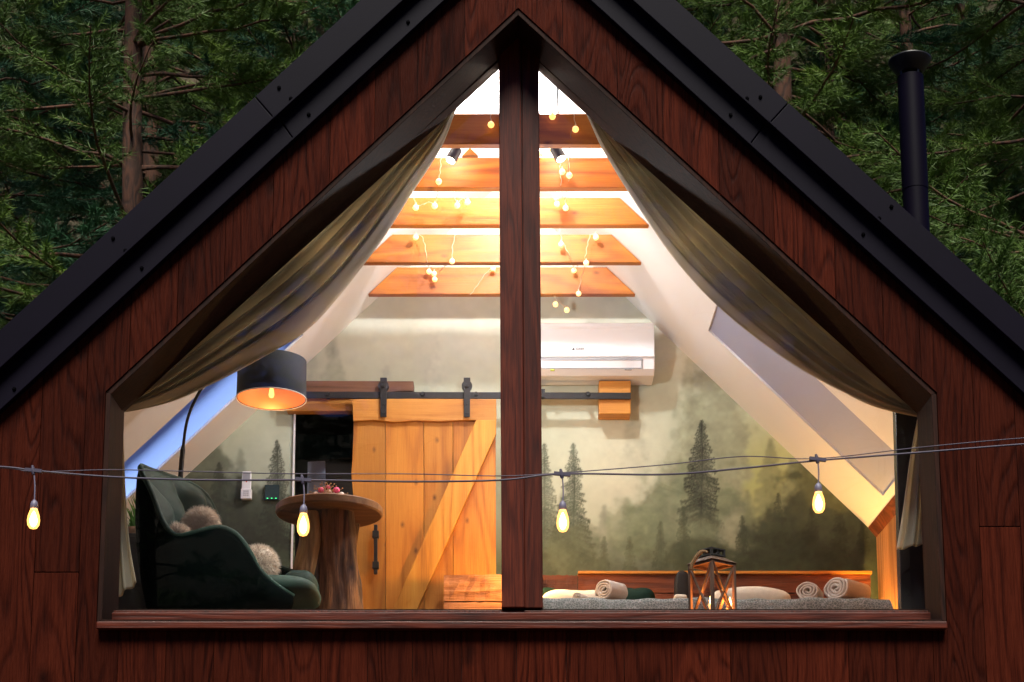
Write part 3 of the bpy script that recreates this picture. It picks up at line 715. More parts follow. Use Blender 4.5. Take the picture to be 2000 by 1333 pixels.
# grain follows the brace: rotate via object orientation is not needed at this size
mb.build('brace', M['pine_light'], dr, bevel=.003)
for cx in (749, 912):
    mb = MB(); mb.prism([xz(cx - 6.5, 748, DD - .04), xz(cx + 6.5, 748, DD - .04), xz(cx + 6, 815, DD - .04), xz(cx - 6, 815, DD - .04)], DD - .042, DD - .036)
    mb.prism([xz(cx - 6.5, 738, DD - .04), xz(cx + 6.5, 738, DD - .04), xz(cx + 6.5, 748, DD - .04), xz(cx - 6.5, 748, DD - .04)], DD - .042, DD - .005)
    c = P(cx, 754, DD - .03); mb.tube([c + Vector((0, -.008, 0)), c + Vector((0, .022, 0))], .030, 24)
    c2 = P(cx, 754, DD - .04); mb.tube([c2 + Vector((0, -.012, 0)), c2], .011, 10)
    for yy_ in (790, 806): c2 = P(cx, yy_, DD - .04); mb.tube([c2 + Vector((0, -.010, 0)), c2], .007, 8)
    mb.build('hanger', M['black'], dr, bevel=.0015)
mb = MB(); c0 = P(735, 1030, DD); c1 = P(735, 1126, DD)
mb.bar(c0 + Vector((0, -.05, 0)), c1 + Vector((0, -.05, 0)), .020, .020, (1, 0, 0))
for yy_ in (1049, 1109):
    c = P(735, yy_, DD); mb.box((c.x - .018, DD - .066, c.z - .020), (c.x + .018, DD - .034, c.z + .020)); mb.bar(c + Vector((0, -.05, 0)), c, .014, .014)
mb.build('handle', M['black'], dr, bevel=.002)
mb = MB(); mb.prism([xz(596, 765, DD - .02), xz(1232, 767, DD - .02), xz(1232, 780, DD - .02), xz(596, 778, DD - .02)], DD - .02, DD - .012)
rail = mb.build('door_rail', M['black'], cabin, bevel=.002)
for px in (640, 745, 826, 930, 1060, 1148):
    mb = MB(); c = P(px, 772, DD); mb.tube([c + Vector((0, -.028, 0)), c + Vector((0, -.02, 0)), c + Vector((0, .04, 0))], [.012, .014, .014], 8); mb.build('rail_bolt', M['black'], rail)
mb = MB(); c = P(1060, 772, DD); mb.box((c.x - .010, DD - .032, c.z - .026), (c.x + .012, DD - .0205, c.z + .026)); mb.build('rail_stop', M['black'], rail, bevel=.002)
mb = MB(); mb.prism([xz(560, 746, DD + .03), xz(808, 747, DD + .03), xz(808, 766, DD + .03), xz(560, 778, DD + .03)], DD + .01, BACK - .001); mb.build('backing_board', M['board_brown'], rail, bevel=.003)
mb = MB(); mb.prism([xz(560, 779, DD + .05), xz(689, 779, DD + .05), xz(689, 804, DD + .05), xz(560, 804, DD + .05)], DD + .04, BACK - .001); mb.build('door_header', M['pine_h'], cabin, bevel=.003)
mb = MB(); mb.prism([xz(1170, 744, DD), xz(1232, 744, DD), xz(1232, 809, DD), xz(1170, 809, DD)], DD - .002, BACK - .001); mb.build('mounting_block', M['pine_h'], rail, bevel=.004)

# --- chimney flue
CD = 8.3; c0 = P(1776, 460, CD); c1 = P(1778, 152, CD); r0 = .064
zroof = c0.z - .5
mb = MB(); mb.lathe((c1.x, CD, 0), [(r0, zroof), (r0, c1.z - .62)], 40); mb.lathe((c1.x, CD, 0), [(r0 + .002, c1.z - .62), (r0 + .002, c1.z)], 40)
ch = mb.build('chimney', M['metal_dark'], cabin)
mb = MB(); zc1 = c1.z
for k in range(4):
    w = k * math.pi / 2 + .5; mb.bar((c1.x + .058 * math.cos(w), CD + .058 * math.sin(w), zc1 - .02), (c1.x + .06 * math.cos(w), CD + .06 * math.sin(w), zc1 + .035), .012, .003)
mb.lathe((c1.x, CD, 0), [(.058, zc1 + .018), (.066, zc1 + .022), (.107, zc1 + .085), (.110, zc1 + .092), (.104, zc1 + .092), (.060, zc1 + .03)], 40)
mb.lathe((c1.x, CD, 0), [(.001, zc1 + .115), (.10, zc1 + .093)], 40)
mb.build('chimney_cap', M['black'], ch)

# ================================================================== CURTAINS
def curtain(inner, outer, name, label, phase, dirn):
    inn = spline([P(x, y, 7.47) for x, y in inner], 12); n = len(inn)
    out = spline([P(x, y, 7.47) for x, y in outer], 12)
    out = [out[min(len(out) - 1, int(round(i * (len(out) - 1) / (n - 1))))] for i in range(n)]
    NU = 90; G = []
    rs = np.random.RandomState(phase)
    ph = rs.rand(6) * 6.28
    for j in range(NU + 1):
        u = j / NU; row = []
        for i in range(n):
            v = i / (n - 1); p = out[i].lerp(inn[i], u)
            wd = (out[i] - inn[i]).length
            amp = min(.085, .018 + wd * .17)
            uu = u + .025 * math.sin(5 * v + ph[0]) + .012 * math.sin(13 * v + ph[1])
            r = math.sin(2 * math.pi * 5.5 * max(0, uu) ** 1.15 + ph[2]) * .55 + math.sin(2 * math.pi * 11 * uu + ph[3] + 2 * v) * .25 + .2 * math.sin(2 * math.pi * 2.3 * uu + ph[4] + 3 * v)
            hem = math.exp(-((u - .90) / .05) ** 2) * 1.3
            sag = math.sin(math.pi * min(1, v * 1.0)) * .02
            row.append(p + Vector((0, -amp * r - amp * hem * .8 + sag - .012 * math.exp(-((u - .99) / .02) ** 2), 0)))
        G.append(row)
    mb = MB(); mb.grid(G); top = inner[0]
    o = mb.build(name, M['curtain'], None, loc=tuple(P(*inner[0], 7.47)), solid=.003)
    tag(o, label, 'curtain', None)
curtain([(985, 128), (905, 190), (862, 285), (803, 375), (742, 470), (664, 570), (590, 640), (500, 698), (400, 752), (320, 785), (232, 806)],
        [(985, 96), (905, 168), (822, 240), (735, 320), (650, 397), (565, 475), (480, 552), (400, 625), (330, 690), (275, 742), (225, 792)], 'curtain',
        'taupe curtain swept aside along the left slope of the window, above the lampshade', 3, -1)
curtain([(1040, 128), (1125, 190), (1178, 290), (1240, 390), (1318, 500), (1402, 592), (1500, 674), (1600, 742), (1700, 792), (1806, 818)],
        [(1040, 96), (1128, 178), (1225, 268), (1325, 358), (1420, 445), (1510, 527), (1600, 610), (1680, 682), (1750, 748), (1812, 806)], 'curtain',
        'taupe curtain swept aside along the right slope of the window, above the bed', 8, 1)
def tail(pts_l, pts_r, label):
    a = spline([P(x, y, 7.47) for x, y in pts_l], 8); b = spline([P(x, y, 7.47) for x, y in pts_r], 8); G = []
    for i in range(len(a)):
        row = []
        for j in range(41):
            u = j / 40; p = a[i].lerp(b[i], u); v = i / (len(a) - 1)
            row.append(p + Vector((0, -.018 * (.3 + v) * math.sin(u * 13 + 1), 0)))
        G.append(row)
    mb = MB(); mb.grid(G); o = mb.build('curtain_tail', M['curtain'], None, loc=tuple(P(*pts_l[0], 7.47)), solid=.003); tag(o, label, 'curtain')
tail([(226, 815), (222, 950), (222, 1080), (222, 1172)], [(240, 815), (246, 960), (254, 1060), (268, 1140)], 'loose taupe curtain end hanging down the left window edge, beside the green armchair')
tail([(1792, 815), (1776, 900), (1762, 1000), (1749, 1076)], [(1812, 815), (1812, 900), (1812, 1000), (1806, 1062)], 'loose taupe curtain end hanging down the right window edge, beside the wooden knee wall')

# ================================================================== AIR CONDITIONER
AY = BACK - .21
acl = P(992, 625, AY); acr = P(1279, 731, AY)
ac = thing('air_conditioner', ((acl.x + acr.x) / 2, BACK - .01, acr.z), 'white wall-mounted air conditioner above the black door rail', 'air conditioner')
zt, zb = acl.z, acr.z; H = zt - zb
def acprof(inset=0): return [(BACK - .012, zt), (AY + .05, zt - .002), (AY + .02, zt - .012), (AY + .004, zt - .06), (AY, zt - H * .70), (AY + .004, zt - H * .74)]
mb = MB(); pr = acprof()
G = [[(x, y, z) for (y, z) in pr + [(AY + .015, zb + .03), (AY + .05, zb + .004), (BACK - .012, zb)]] for x in (acl.x, acl.x + .004, acr.x - .004, acr.x)]
prf = pr + [(AY + .012, zb + .035), (AY + .045, zb + .006), (BACK - .012, zb)]
mb.prismv([(acl.x, y, z) for y, z in prf], (acr.x - acl.x, 0, 0)); body = mb.build('body', M['white_plastic'], ac, bevel=.006)
mb = MB(); z1 = zt - H * .70
mb.prismv([(acl.x + .001, y, z) for y, z in ((AY + .03, zt - .012), (AY - .006, zt - .060), (AY - .010, zt - H * .69), (AY - .002, zt - H * .695), (AY + .006, zt - .06))], (acr.x - acl.x - .002, 0, 0))
mb.build('front_panel', M['white_plastic'], ac, bevel=.003)
mb = MB(); a = P(1010, 700, AY - .004); b = P(1255, 704, AY - .004); mb.box((a.x, AY - .004, b.z), (b.x, AY + .01, a.z)); mb.build('gap_line', M['grey_plastic'], ac)
mb = MB(); a = P(1010, 703.5, AY - .002); b = P(1253, 719, AY - .002); mb.prismv([(a.x, AY - .002, a.z), (a.x, AY + .012, b.z), (a.x, AY + .016, b.z), (a.x, AY + .002, a.z)], (b.x - a.x, 0, 0)); mb.build('louvre', M['white_plastic'], ac, bevel=.001)
mb = MB(); a = P(1010, 719, AY + .008); b = P(1253, 720.2, AY + .008); mb.box((a.x, AY + .006, b.z), (b.x, AY + .02, a.z)); mb.box((b.x, AY - .003, P(0, 719, AY).z), (b.x + .002, AY + .01, P(0, 703, AY).z)); mb.build('louvre_shadow_gap', M['grey_plastic'], ac)
def text(s, name, size, loc, mat, parent):
    cu = bpy.data.curves.new(name, 'FONT'); cu.body = s; cu.size = size; cu.extrude = .0004
    t = bpy.data.objects.new(name, cu); col.objects.link(t); bpy.context.view_layer.update()
    me = bpy.data.meshes.new_from_object(t.evaluated_get(bpy.context.evaluated_depsgraph_get())); bpy.data.objects.remove(t)
    for vt in me.vertices: vt.co = Vector((vt.co.x, -vt.co.z, vt.co.y))
    me.materials.clear(); me.materials.append(mat); o = bpy.data.objects.new(name, me); col.objects.link(o)
    o.parent = parent; o.location = Vector(loc) - WL[parent.name]; return o
t0 = P(1125, 684, AY - .011); text('GREE', 'lettering', .020, t0, M['ink'], ac)
mb = MB(); c = P(1118, 684, AY - .011); mb.prism([(c.x - .004, c.z), (c.x + .012, c.z), (c.x + .008, c.z + .015)], AY - .012, AY - .0105); mb.build('emblem', M['ink'], ac)
mb = MB(); c = P(1079, 724, AY + .012); mb.box((c.x - .012, AY + .001, c.z - .004), (c.x + .012, AY + .012, c.z + .004)); mb.build('sticker', M['sticker'], ac)
mb = MB(); c = P(1227, 723, AY + .012)
for k in range(5): mb.box((c.x - .02 + k * .008, AY + .001, c.z - .003), (c.x - .014 + k * .008, AY + .012, c.z + .002))
mb.build('small_print', M['grey_plastic'], ac)

# ================================================================== REMOTE, CONTROL PANEL
def wallrect(px0, py0, px1, py1, d): a = P(px0, py0, d); b = P(px1, py1, d); return a.x, b.x, b.z, a.z
x0, x1, z0, z1 = wallrect(473, 921, 489.5, 975, BACK - .03)
rm = thing('remote_control', ((x0 + x1) / 2, BACK, z0), 'white remote control in a holder on the mural wall, behind the armchair', 'remote control')
mb = MB(); mb.box((x0, BACK - .032, z0 + .004), (x1, BACK - .014, z1)); mb.build('body', M['white_plastic'], rm, bevel=.004)
mb = MB(); mb.box((x0 - .004, BACK - .038, z0), (x1 + .004, BACK - .001, z0 + .06)); mb.build('holder', M['white_plastic'], rm, bevel=.004)
mb = MB(); mb.box((x0 + .006, BACK - .0335, z1 - .052), (x1 - .006, BACK - .0315, z1 - .010)); mb.build('display', M['grey_plastic'], rm)
mb = MB(); c = ((x0 + x1) / 2); mb.tube([(c, BACK - .032, z1 - .062), (c, BACK - .035, z1 - .062)], .004, 10); mb.build('red_button', plain('red_button', (.6, .05, .02)), rm)
for i in range(3):
    for j in range(3):
        mb = MB(); xx_ = c - .011 + i * .011; zz_ = z0 + .020 + j * .012; mb.box((xx_ - .0035, BACK - .0405, zz_ - .003), (xx_ + .0035, BACK - .0375, zz_ + .003)); mb.build('button', M['grey_plastic'], rm)
x0, x1, z0, z1 = wallrect(517, 947, 545, 977, BACK - .015)
th = thing('control_panel', ((x0 + x1) / 2, BACK, z0), 'small black touch panel with green lights on the mural wall, right of the remote', 'control panel')
mb = MB(); mb.box((x0, BACK - .016, z0), (x1, BACK - .001, z1)); mb.build('panel', M['dark_glass'], th, bevel=.003)
for k in range(3):
    mb = MB(); xx_ = x0 + .014 + k * .024; mb.box((xx_, BACK - .0175, z0 + .008), (xx_ + .008, BACK - .0155, z0 + .012)); mb.build('indicator_light', M['led'], th)

# ================================================================== FLOOR LAMP
LD = 8.25
shc = P(530, 780, LD); rb = (P(597, 785, LD).x - P(461, 785, LD).x) / 2; zt_ = P(530, 706, LD).z; shx = shc.x
base = (P(349, 1150, 8.35).x, 8.35, FZ)
fl = thing('floor_lamp', base, 'arched black floor lamp with dark drum shade over the armchair', 'floor lamp')
mb = MB(); zb_ = shc.z
mb.lathe((shx, LD, 0), [(rb, zb_), (rb * .985, zt_), (rb * .985 - .004, zt_), (rb - .004, zb_), (rb, zb_)], 56, cap=False)
sh = mb.build('lamp_shade', cloth('dark_lampshade', (.012, .016, .022), (.02, .015, .012)), fl)
mb = MB(); mb.lathe((shx, LD, 0), [(rb - .006, zb_ + .003), (rb * .985 - .006, zt_ - .004)], 56, cap=False)
mb.build('lining', plain('copper_lining', (.60, .22, .07), .4, .5), sh)
mb = MB(); mb.tube([(shx + rb * math.cos(w), LD + rb * math.sin(w), zb_) for w in np.linspace(0, 2 * math.pi, 57)], .003, 6); mb.build('rim', M['fur'], sh)
mb = MB(); zbulb = P(530, 771, LD).z
mb.lathe((shx, LD, zbulb), [(.001, -.018), (.010, -.014), (.014, -.002), (.013, .008), (.009, .03), (.009, .045)], 20); mb.build('bulb', M['bulb_on'], sh)
mb = MB(); mb.tube([(shx, LD, zbulb + .045), (shx, LD, zt_ + .02)], .014, 12)
for k in range(3): w = k * 2.094; mb.bar((shx, LD, zt_ - .01), (shx + (rb - .01) * math.cos(w), LD + (rb - .01) * math.sin(w), zt_ - .01), .004, .003)
mb.build('socket', M['black'], sh)
lamp('lamp_bulb_light', (shx, LD, zbulb - .002), 3.2, (1, .60, .32), .013, fl)
mb = MB(); pp = [(base[0], 8.35, FZ + .02), P(349, 1050, 8.35), P(352, 945, 8.35), P(357, 880, 8.35), P(366, 820, 8.33), P(386, 772, 8.32), P(415, 730, 8.3), P(455, 698, 8.28), P(500, 684, 8.26), P(530, 692, 8.25)]
pp = spline(pp, 6); mb.tube(pp, [.0125 if p_.z < P(357, 870, 8.35).z and i_ < 30 else .0075 for i_, p_ in enumerate(pp)], 10); mb.build('pole', M['black'], fl)
mb = MB(); mb.lathe((base[0], 8.35, FZ), [(.13, 0.001), (.13, .02), (.12, .028), (.02, .03), (.001, .03)], 36); mb.build('base', M['black'], fl)

# ================================================================== ARMCHAIR
ch0 = P(400, 1180, 8.0); chair = thing('armchair', (ch0.x, 8.0, FZ), 'dark green velvet wing armchair with buttoned back, facing the log table', 'armchair')
rim = [(572, 1165, 7.80), (538, 1143, 7.74), (505, 1112, 7.71), (487, 1078, 7.69), (462, 1045, 7.68), (428, 1031, 7.67), (385, 1040, 7.66), (345, 1047, 7.67), (318, 1020, 7.70), (297, 965, 7.73), (274, 914, 7.78),
       (292, 918, 7.92), (330, 931, 8.08), (370, 945, 8.22), (402, 968, 8.32), (424, 1010, 8.38), (440, 1060, 8.40), (490, 1098, 8.40), (550, 1110, 8.38), (600, 1130, 8.30)]
rimw = spline([P(*r_) for r_ in rim], 3); cxy = Vector((P(430, 1100, 8.0).x, 8.02, 0))
G = []
for k in range(8):
    t = k / 7; row = []
    for p_ in rimw:
        base_ = Vector((cxy.x + (p_.x - cxy.x) * .80, cxy.y + (p_.y - cxy.y) * .72, FZ + .16))
        q_ = p_.lerp(base_, t); bul = math.sin(math.pi * t) * .035
        dv = Vector((p_.x - cxy.x, p_.y - cxy.y, 0)).normalized(); q_ += dv * bul; row.append(q_)
    G.append(row)
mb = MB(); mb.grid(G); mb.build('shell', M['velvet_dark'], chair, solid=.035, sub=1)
# padded, buttoned inner back
G = []
NR, NC = 26, 44
i0, i1 = 24, 48
for k in range(NR + 1):
    t = k / NR; row = []
    for j in range(NC + 1):
        u = j / NC; fi = i0 + (i1 - i0) * u; a_ = rimw[int(fi)]; b2 = rimw[min(int(fi) + 1, len(rimw) - 1)]; p_ = a_.lerp(b2, fi - int(fi))
        base_ = Vector((cxy.x + (p_.x - cxy.x) * .62, cxy.y + (p_.y - cxy.y) * .62, FZ + .30)); q_ = p_.lerp(base_, t * .95)
        dv = Vector((cxy.x - p_.x, cxy.y - p_.y, 0)).normalized()
        puff = abs(math.sin(math.pi * (u * 4.0))) ** .55 * (.55 + .45 * abs(math.sin(math.pi * (t * 3 + .5 * (int(u * 4) % 2)))) ** .6)
        edge = min(1, 6 * min(t + .02, u + .02, 1 - u + .02))
        row.append(q_ + dv * (.010 + .105 * puff * edge) + Vector((0, 0, -.004)))
    G.append(row)
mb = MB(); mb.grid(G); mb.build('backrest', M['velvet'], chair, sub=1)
mb = MB(); sp = [Vector(p_) for p_ in rimw]; mb.tube(sp, .014, 8); mb.build('piping', M['velvet'], chair)
def cushion(mb, c, sx, sy, sz, e=3.0, n=28, m=18, wob=0, seed=0):
    rs = np.random.RandomState(seed); ph = rs.rand(4) * 6; G = []
    for i in range(m + 1):
        ph_ = -math.pi / 2 + math.pi * i / m; row = []
        for j in range(n):
            w = 2 * math.pi * j / n
            f = lambda a, p_: math.copysign(abs(a) ** p_, a)
            cx_, sx_ = f(math.cos(w), 2 / e), f(math.sin(w), 2 / e); cz_, sz_ = f(math.cos(ph_), 2 / 2.6), f(math.sin(ph_), 2 / 2.6)
            k = 1 + wob * math.sin(3 * w + ph[0]) * math.cos(2 * ph_ + ph[1])
            row.append(Vector(c) + Vector((sx * cx_ * cz_ * k, sy * sx_ * cz_ * k, sz * sz_ * k)))
        G.append(row)
    mb.grid(G, close=True)
mb = MB(); c = P(520, 1152, 8.0); cushion(mb, (c.x + .01, 8.02, c.z - .02), .24, .26, .065, 3.5); mb.build('seat', M['velvet'], chair)
for dx, dy in ((-.14, -.17), (-.14, .2), (.2, -.17), (.2, .2)):
    mb = MB(); mb.tube([(cxy.x + dx, 8.0 + dy, FZ + .17), (cxy.x + dx * 1.25, 8.0 + dy * 1.2, FZ + .001)], [.018, .011], 10); mb.build('leg', M['log'], chair)
ot = P(588, 1150, 8.32); foot = thing('footstool', (ot.x, 8.3, FZ), 'green velvet footstool between the armchair and the log table', 'footstool')
mb = MB(); cushion(mb, (ot.x, 8.32, ot.z - .01), .085, .16, .09, 3.2); mb.build('seat', M['velvet'], foot)
for dx in (-.05, .05):
    for dy in (-.1, .1):
        mb = MB(); mb.tube([(ot.x + dx, 8.32 + dy, ot.z - .09), (ot.x + dx * 1.2, 8.32 + dy * 1.1, FZ + .001)], [.012, .009], 8); mb.build('leg', M['black'], foot)
# fluffy cushions
def fluffy(c, rx_, ry_, rz_, n, label, seed, tilt=0):
    rs = random.Random(seed); mb = MB(); c = Vector(c)
    cushion(mb, c, rx_ * .93, ry_ * .93, rz_ * .93, 2.3, 24, 16, .03, seed)
    vs = []; fs = []
    for k in range(n):
        z = rs.uniform(-1, 1); w = rs.uniform(0, 6.283); s = math.sqrt(1 - z * z)
        nrm = Vector((s * math.cos(w), s * math.sin(w), z)); p_ = c + Vector((nrm.x * rx_ * .92, nrm.y * ry_ * .92, nrm.z * rz_ * .92))
        d = (nrm + Vector((rs.gauss(0, .45), rs.gauss(0, .45), rs.gauss(-.15, .45)))).normalized(); L = rs.uniform(.016, .040)
        sd = d.orthogonal().normalized(); sd = (Matrix.Rotation(rs.uniform(0, 6.28), 3, d) @ sd) * .0016
        i = len(vs); vs += [p_ - sd, p_ + sd, p_ + d * L + Vector((0, 0, -L * .15))]; fs.append((i, i + 1, i + 2))
    mb.add(vs, fs, .5, True)
    o = mb.build('fluffy_cushion', M['fur'], None, loc=(c.x, c.y, c.z - rz_)); tag(o, label, 'cushion', 'fluffy cushions on the armchair')
c = P(393, 1018, 7.92); fluffy((c.x, 7.92, c.z - .015), .074, .06, .072, 7000, 'round cream fluffy cushion in the middle of the armchair back', 1)
c = P(346, 1043, 7.80); fluffy((c.x, 7.80, c.z - .02), .055, .045, .060, 4500, 'smallest cream fluffy cushion, tucked into the left corner of the armchair', 2)
c = P(505, 1092, 7.95); fluffy((c.x, 7.95, c.z - .03), .085, .075, .088, 8000, 'cream fluffy cushion lying low on the armchair seat', 3)

# ================================================================== PLANTER
pc = P(268, 1045, 8.6); cab_z = P(268, 1056, 8.6).z
pl_ = thing('side_cabinet', (pc.x, 8.6, FZ), 'black side cabinet behind the armchair under the grass planter', 'cabinet')
mb = MB(); mb.box((pc.x - .16, 8.45, FZ + .04), (pc.x + .14, 8.8, cab_z)); mb.build('carcass', M['black_soft'], pl_, bevel=.004)
mb = MB(); mb.box((pc.x - .15, 8.435, FZ + .06), (pc.x + .13, 8.449, cab_z - .02)); mb.build('door', M['black_soft'], pl_, bevel=.003)
pt = thing('potted_grass', (pc.x, 8.6, cab_z), 'green grass plant in a rough bark pot on the side cabinet', 'potted plant')
mb = MB(); prf = [(.045, 0.001), (.05, .02), (.052, .04), (.05, .062), (.045, .062), (.043, .05), (.001, .048)]
mb.lathe((pc.x, 8.6, cab_z), prf, 26, sx=1.25); mb.build('pot', M['bark_pot'], pt)
mb = MB(); rs = random.Random(4)
for k in range(160):
    a_ = rs.uniform(0, 6.28); r_ = rs.uniform(0, .045); p0 = Vector((pc.x + r_ * math.cos(a_) * 1.2, 8.6 + r_ * math.sin(a_), cab_z + .05))
    h = rs.uniform(.05, .19) * (1.25 if p0.x > pc.x else .7); lean = Vector((rs.gauss(0, .35), rs.gauss(0, .3), 1)).normalized()
    p1 = p0 + lean * h * .6; p2 = p0 + lean * h + Vector((lean.x * .03, 0, -.01)); sd = Vector((.0035, .001, 0))
    mb.add([p0 - sd, p0 + sd, p1 + sd * .8, p1 - sd * .8, p2], [(0, 1, 2, 3), (3, 2, 4)])
mb.build('leaves', M['grassblade'], pt)

# ================================================================== LOG TABLE + FLOWERS
TD = 8.55; tl_ = P(539, 1003, TD); tr2 = P(747, 1003, TD); tr_ = (tr2.x - tl_.x) / 2; tcx = (tr2.x + tl_.x) / 2
zlow = P(642, 1008, TD).z; ztop = zlow + .045
tb = thing('log_table', (tcx, TD, FZ), 'round slab table on rough log legs in front of the sliding door', 'table')
mb = MB(); prof = [(.001, zlow), (tr_ - .008, zlow), (tr_, zlow + .008), (tr_, ztop - .006), (tr_ - .006, ztop), (.001, ztop)]
mb.lathe((tcx, TD, 0), prof, 72); tt_ = mb.build('tabletop', M['slab'], tb)
for v_ in tt_.data.polygons: v_.use_smooth = False
def logleg(pts, rad, mat, sx=1.0, seed=0, name='leg'):
    rs = np.random.RandomState(seed); pts = spline(pts, 8); n = len(pts); mb = MB(); G = []; seg = 64; off = rs.rand(8) * 6; rug = np.convolve(np.tile(rs.randn(seg), 3), [.25, .5, .25], 'same')[seg:2 * seg]
    for i, p_ in enumerate(pts):
        t = i / (n - 1); r_ = rad[0] + (rad[1] - rad[0]) * t; row = []
        for k in range(seg):
            w = 2 * math.pi * k / seg
            rr = r_ * (1 + .05 * math.sin(3 * w + off[0]) + .04 * math.sin(7 * w + off[1] + t * 4) + .025 * math.sin(13 * w + off[2] - t * 7) + .045 * rug[(k + int(2 * math.sin(t * 9))) % seg] * (.7 + .5 * math.sin(t * 11 + k)))
            row.append(Vector((p_.x + rr * math.cos(w) * sx, p_.y + rr * math.sin(w), p_.z)))
        G.append(row)
    mb.grid(G, close=True); mb.build(name, mat, tb)
logleg([P(655, 990, 8.5), P(657, 1080, 8.5), P(660, 1150, 8.5), P(662, 1212, 8.5)], (.088, .120), M['log'], 1, 1)
logleg([P(603, 1000, 8.42), P(606, 1050, 8.41), P(597, 1100, 8.40), P(582, 1160, 8.38), P(572, 1215, 8.36)], (.040, .052), M['slab_z'], 1.15, 2)
logleg([P(690, 1010, 8.72), P(676, 1100, 8.74), P(668, 1222, 8.76)], (.04, .05), M['log'], 1, 3)
fc = P(641, 966, TD); fz = ztop
fp = thing('flower_pot', (fc.x, TD - .08, fz), 'small bouquet of pink and white roses on the log table', 'flowers')
fy = TD - .02
fz0 = P(641, 972, fy).z
mb = MB(); mb.lathe((fc.x, fy, fz), [(.030, .001), (.04, .02), (.045, max(.03, fz0 - fz)), (.001, max(.03, fz0 - fz))], 24); mb.build('pot', M['whitep'], fp)
rs = random.Random(9)
def rose(c, r_, mat, nm):
    mb = MB(); c = Vector(c); mb.ball(c, r_ * .55, 10, 6)
    for L in range(3):
        for k in range(5 + L):
            a_ = k * 6.283 / (5 + L) + L; el = .9 - .5 * L; n = Vector((math.cos(a_) * math.cos(el), math.sin(a_) * math.cos(el), math.sin(el)))
            cc_ = c + n * r_ * .45; u_ = n.orthogonal().normalized(); v2 = n.cross(u_); G = []
            for i in range(4):
                row = []
                for j in range(7):
                    w = j * math.pi * 2 / 6; q_ = cc_ + (u_ * math.cos(w) + v2 * math.sin(w)) * r_ * .45 * i / 3 + n * (r_ * .28 * (1 - (i / 3) ** 2)); row.append(q_)
                G.append(row)
            mb.grid(G)
    mb.build(nm, mat, fp)
for (px, py, r_, mt) in ((627, 958, .022, 'pinkp'), (657, 958, .024, 'pinkp'), (642, 962, .021, 'whitep'), (617, 965, .017, 'whitep'), (667, 966, .018, 'whitep'), (641, 952, .015, 'pinkp'), (634, 967, .018, 'pinkp'), (651, 967, .018, 'whitep')):
    c = P(px, py, fy); rose(c, r_, M[mt], 'rose')
mb = MB()
for k in range(46):
    a_ = rs.uniform(.2, 2.94); p0 = P(641, 966, fy) + Vector((rs.uniform(-.02, .02), rs.uniform(-.03, .03), 0)); rr = rs.uniform(.045, .070)
    p1 = p0 + Vector((math.cos(a_) * rr * 1.15, rs.uniform(-.03, .02), math.sin(a_) * rr * .85)); mb.tube([p0, p1], .0009, 4); mb.ball(p1, .0035, 6, 4)
mb.build('dried_sprigs', M['stemp'], fp)

# ================================================================== NIGHTSTAND + BED
ns = P(867, 1122, 9.30); ns2 = P(1048, 1200, 9.30)
nst = thing('nightstand', ((ns.x + ns2.x) / 2, 9.3, FZ), 'low nightstand of stacked rough pine beams between the sliding door and bed', 'nightstand')
h = (ns.z - FZ) / 2.0; zj = P(900, 1175, 9.30).z
for z0, z1, mt in ((zj + .002, ns.z, 'stand'), (FZ, zj - .002, 'stand')):
    mb = MB(); N = 18; G = []
    for k in range(N + 1):
        x = ns.x + (ns2.x - ns.x) * k / N; row = []
        for (y, z) in ((9.3, z0), (9.3 - .010 * random.random(), z0 + (z1 - z0) * .33), (9.3 - .010 * random.random(), z0 + (z1 - z0) * .66), (9.3, z1 + random.uniform(-.006, 0)), (9.5, z1), (9.5, z0)): row.append((x, y, z))
        G.append(row)
    mb.grid(G, smooth=False, close=True); mb.add([G[0][k] for k in range(6)], [(0, 1, 2, 3, 4, 5)]); mb.add([G[-1][k] for k in range(6)], [(5, 4, 3, 2, 1, 0)])
    mb.build('timber', M[mt], nst)
BY = 8.75
b0 = P(1050, 1167, BY); b1_ = P(1738, 1170, BY); bz = b0.z
bed = thing('bed', ((b0.x + b1_.x) / 2, 9.1, FZ), 'low double bed with rough plank headboard and grey patterned bedspread', 'bed')
G = []; rs = np.random.RandomState(3); NX = 120
for prow, (dy, dz, dx) in enumerate(((-.03, -.32, .06), (-.025, -.20, .04), (-.02, -.08, .02), (-.012, -.03, .006), (.0, -.008, 0), (.03, 0, 0), (.12, .004, 0), (.4, 0, 0), (.75, 0, 0))):
    row = []
    for k in range(NX + 1):
        t = k / NX; x = (b0.x - .015 - dx * .3) + (b1_.x + dx * .9 - (b0.x - .015 - dx * .3)) * t
        wv = .006 * math.sin(t * 17) + .004 * math.sin(t * 41 + 1) + .003 * math.sin(t * 83)
        row.append(Vector((x, BY + dy + wv * (1.2 if dz < -.05 else .4), bz + dz + wv * .8)))
    G.append(row)
mb = MB(); mb.grid(G)
G2 = [[g_[-1] for g_ in G], [g_[-1] + Vector((.02, 0, -.33)) for g_ in G]]; mb.grid(G2)
G3 = [[g_[0] for g_ in G], [g_[0] + Vector((-.01, 0, -.33)) for g_ in G]]; mb.grid(G3)
mb.build('bedspread', M['spread'], bed)
mb = MB(); mb.box((b0.x + .02, BY + .03, FZ + .16), (b1_.x - .01, 9.50, bz - .015)); mb.build('mattress', M['pillow'], bed, bevel=.03)
mb = MB(); mb.box((b0.x + .03, BY + .05, FZ + .001), (b1_.x - .02, 9.50, FZ + .158)); mb.build('bed_frame', M['board_brown'], bed, bevel=.01)
HBY = 9.54
for (xa, xb, ya, yb) in ((1015, 1128, 1122, 1160), (1129, 1702, 1117, 1121.5), (1129, 1702, 1122, 1147), (1015, 1702, 1160.5, 1190)):
    pass
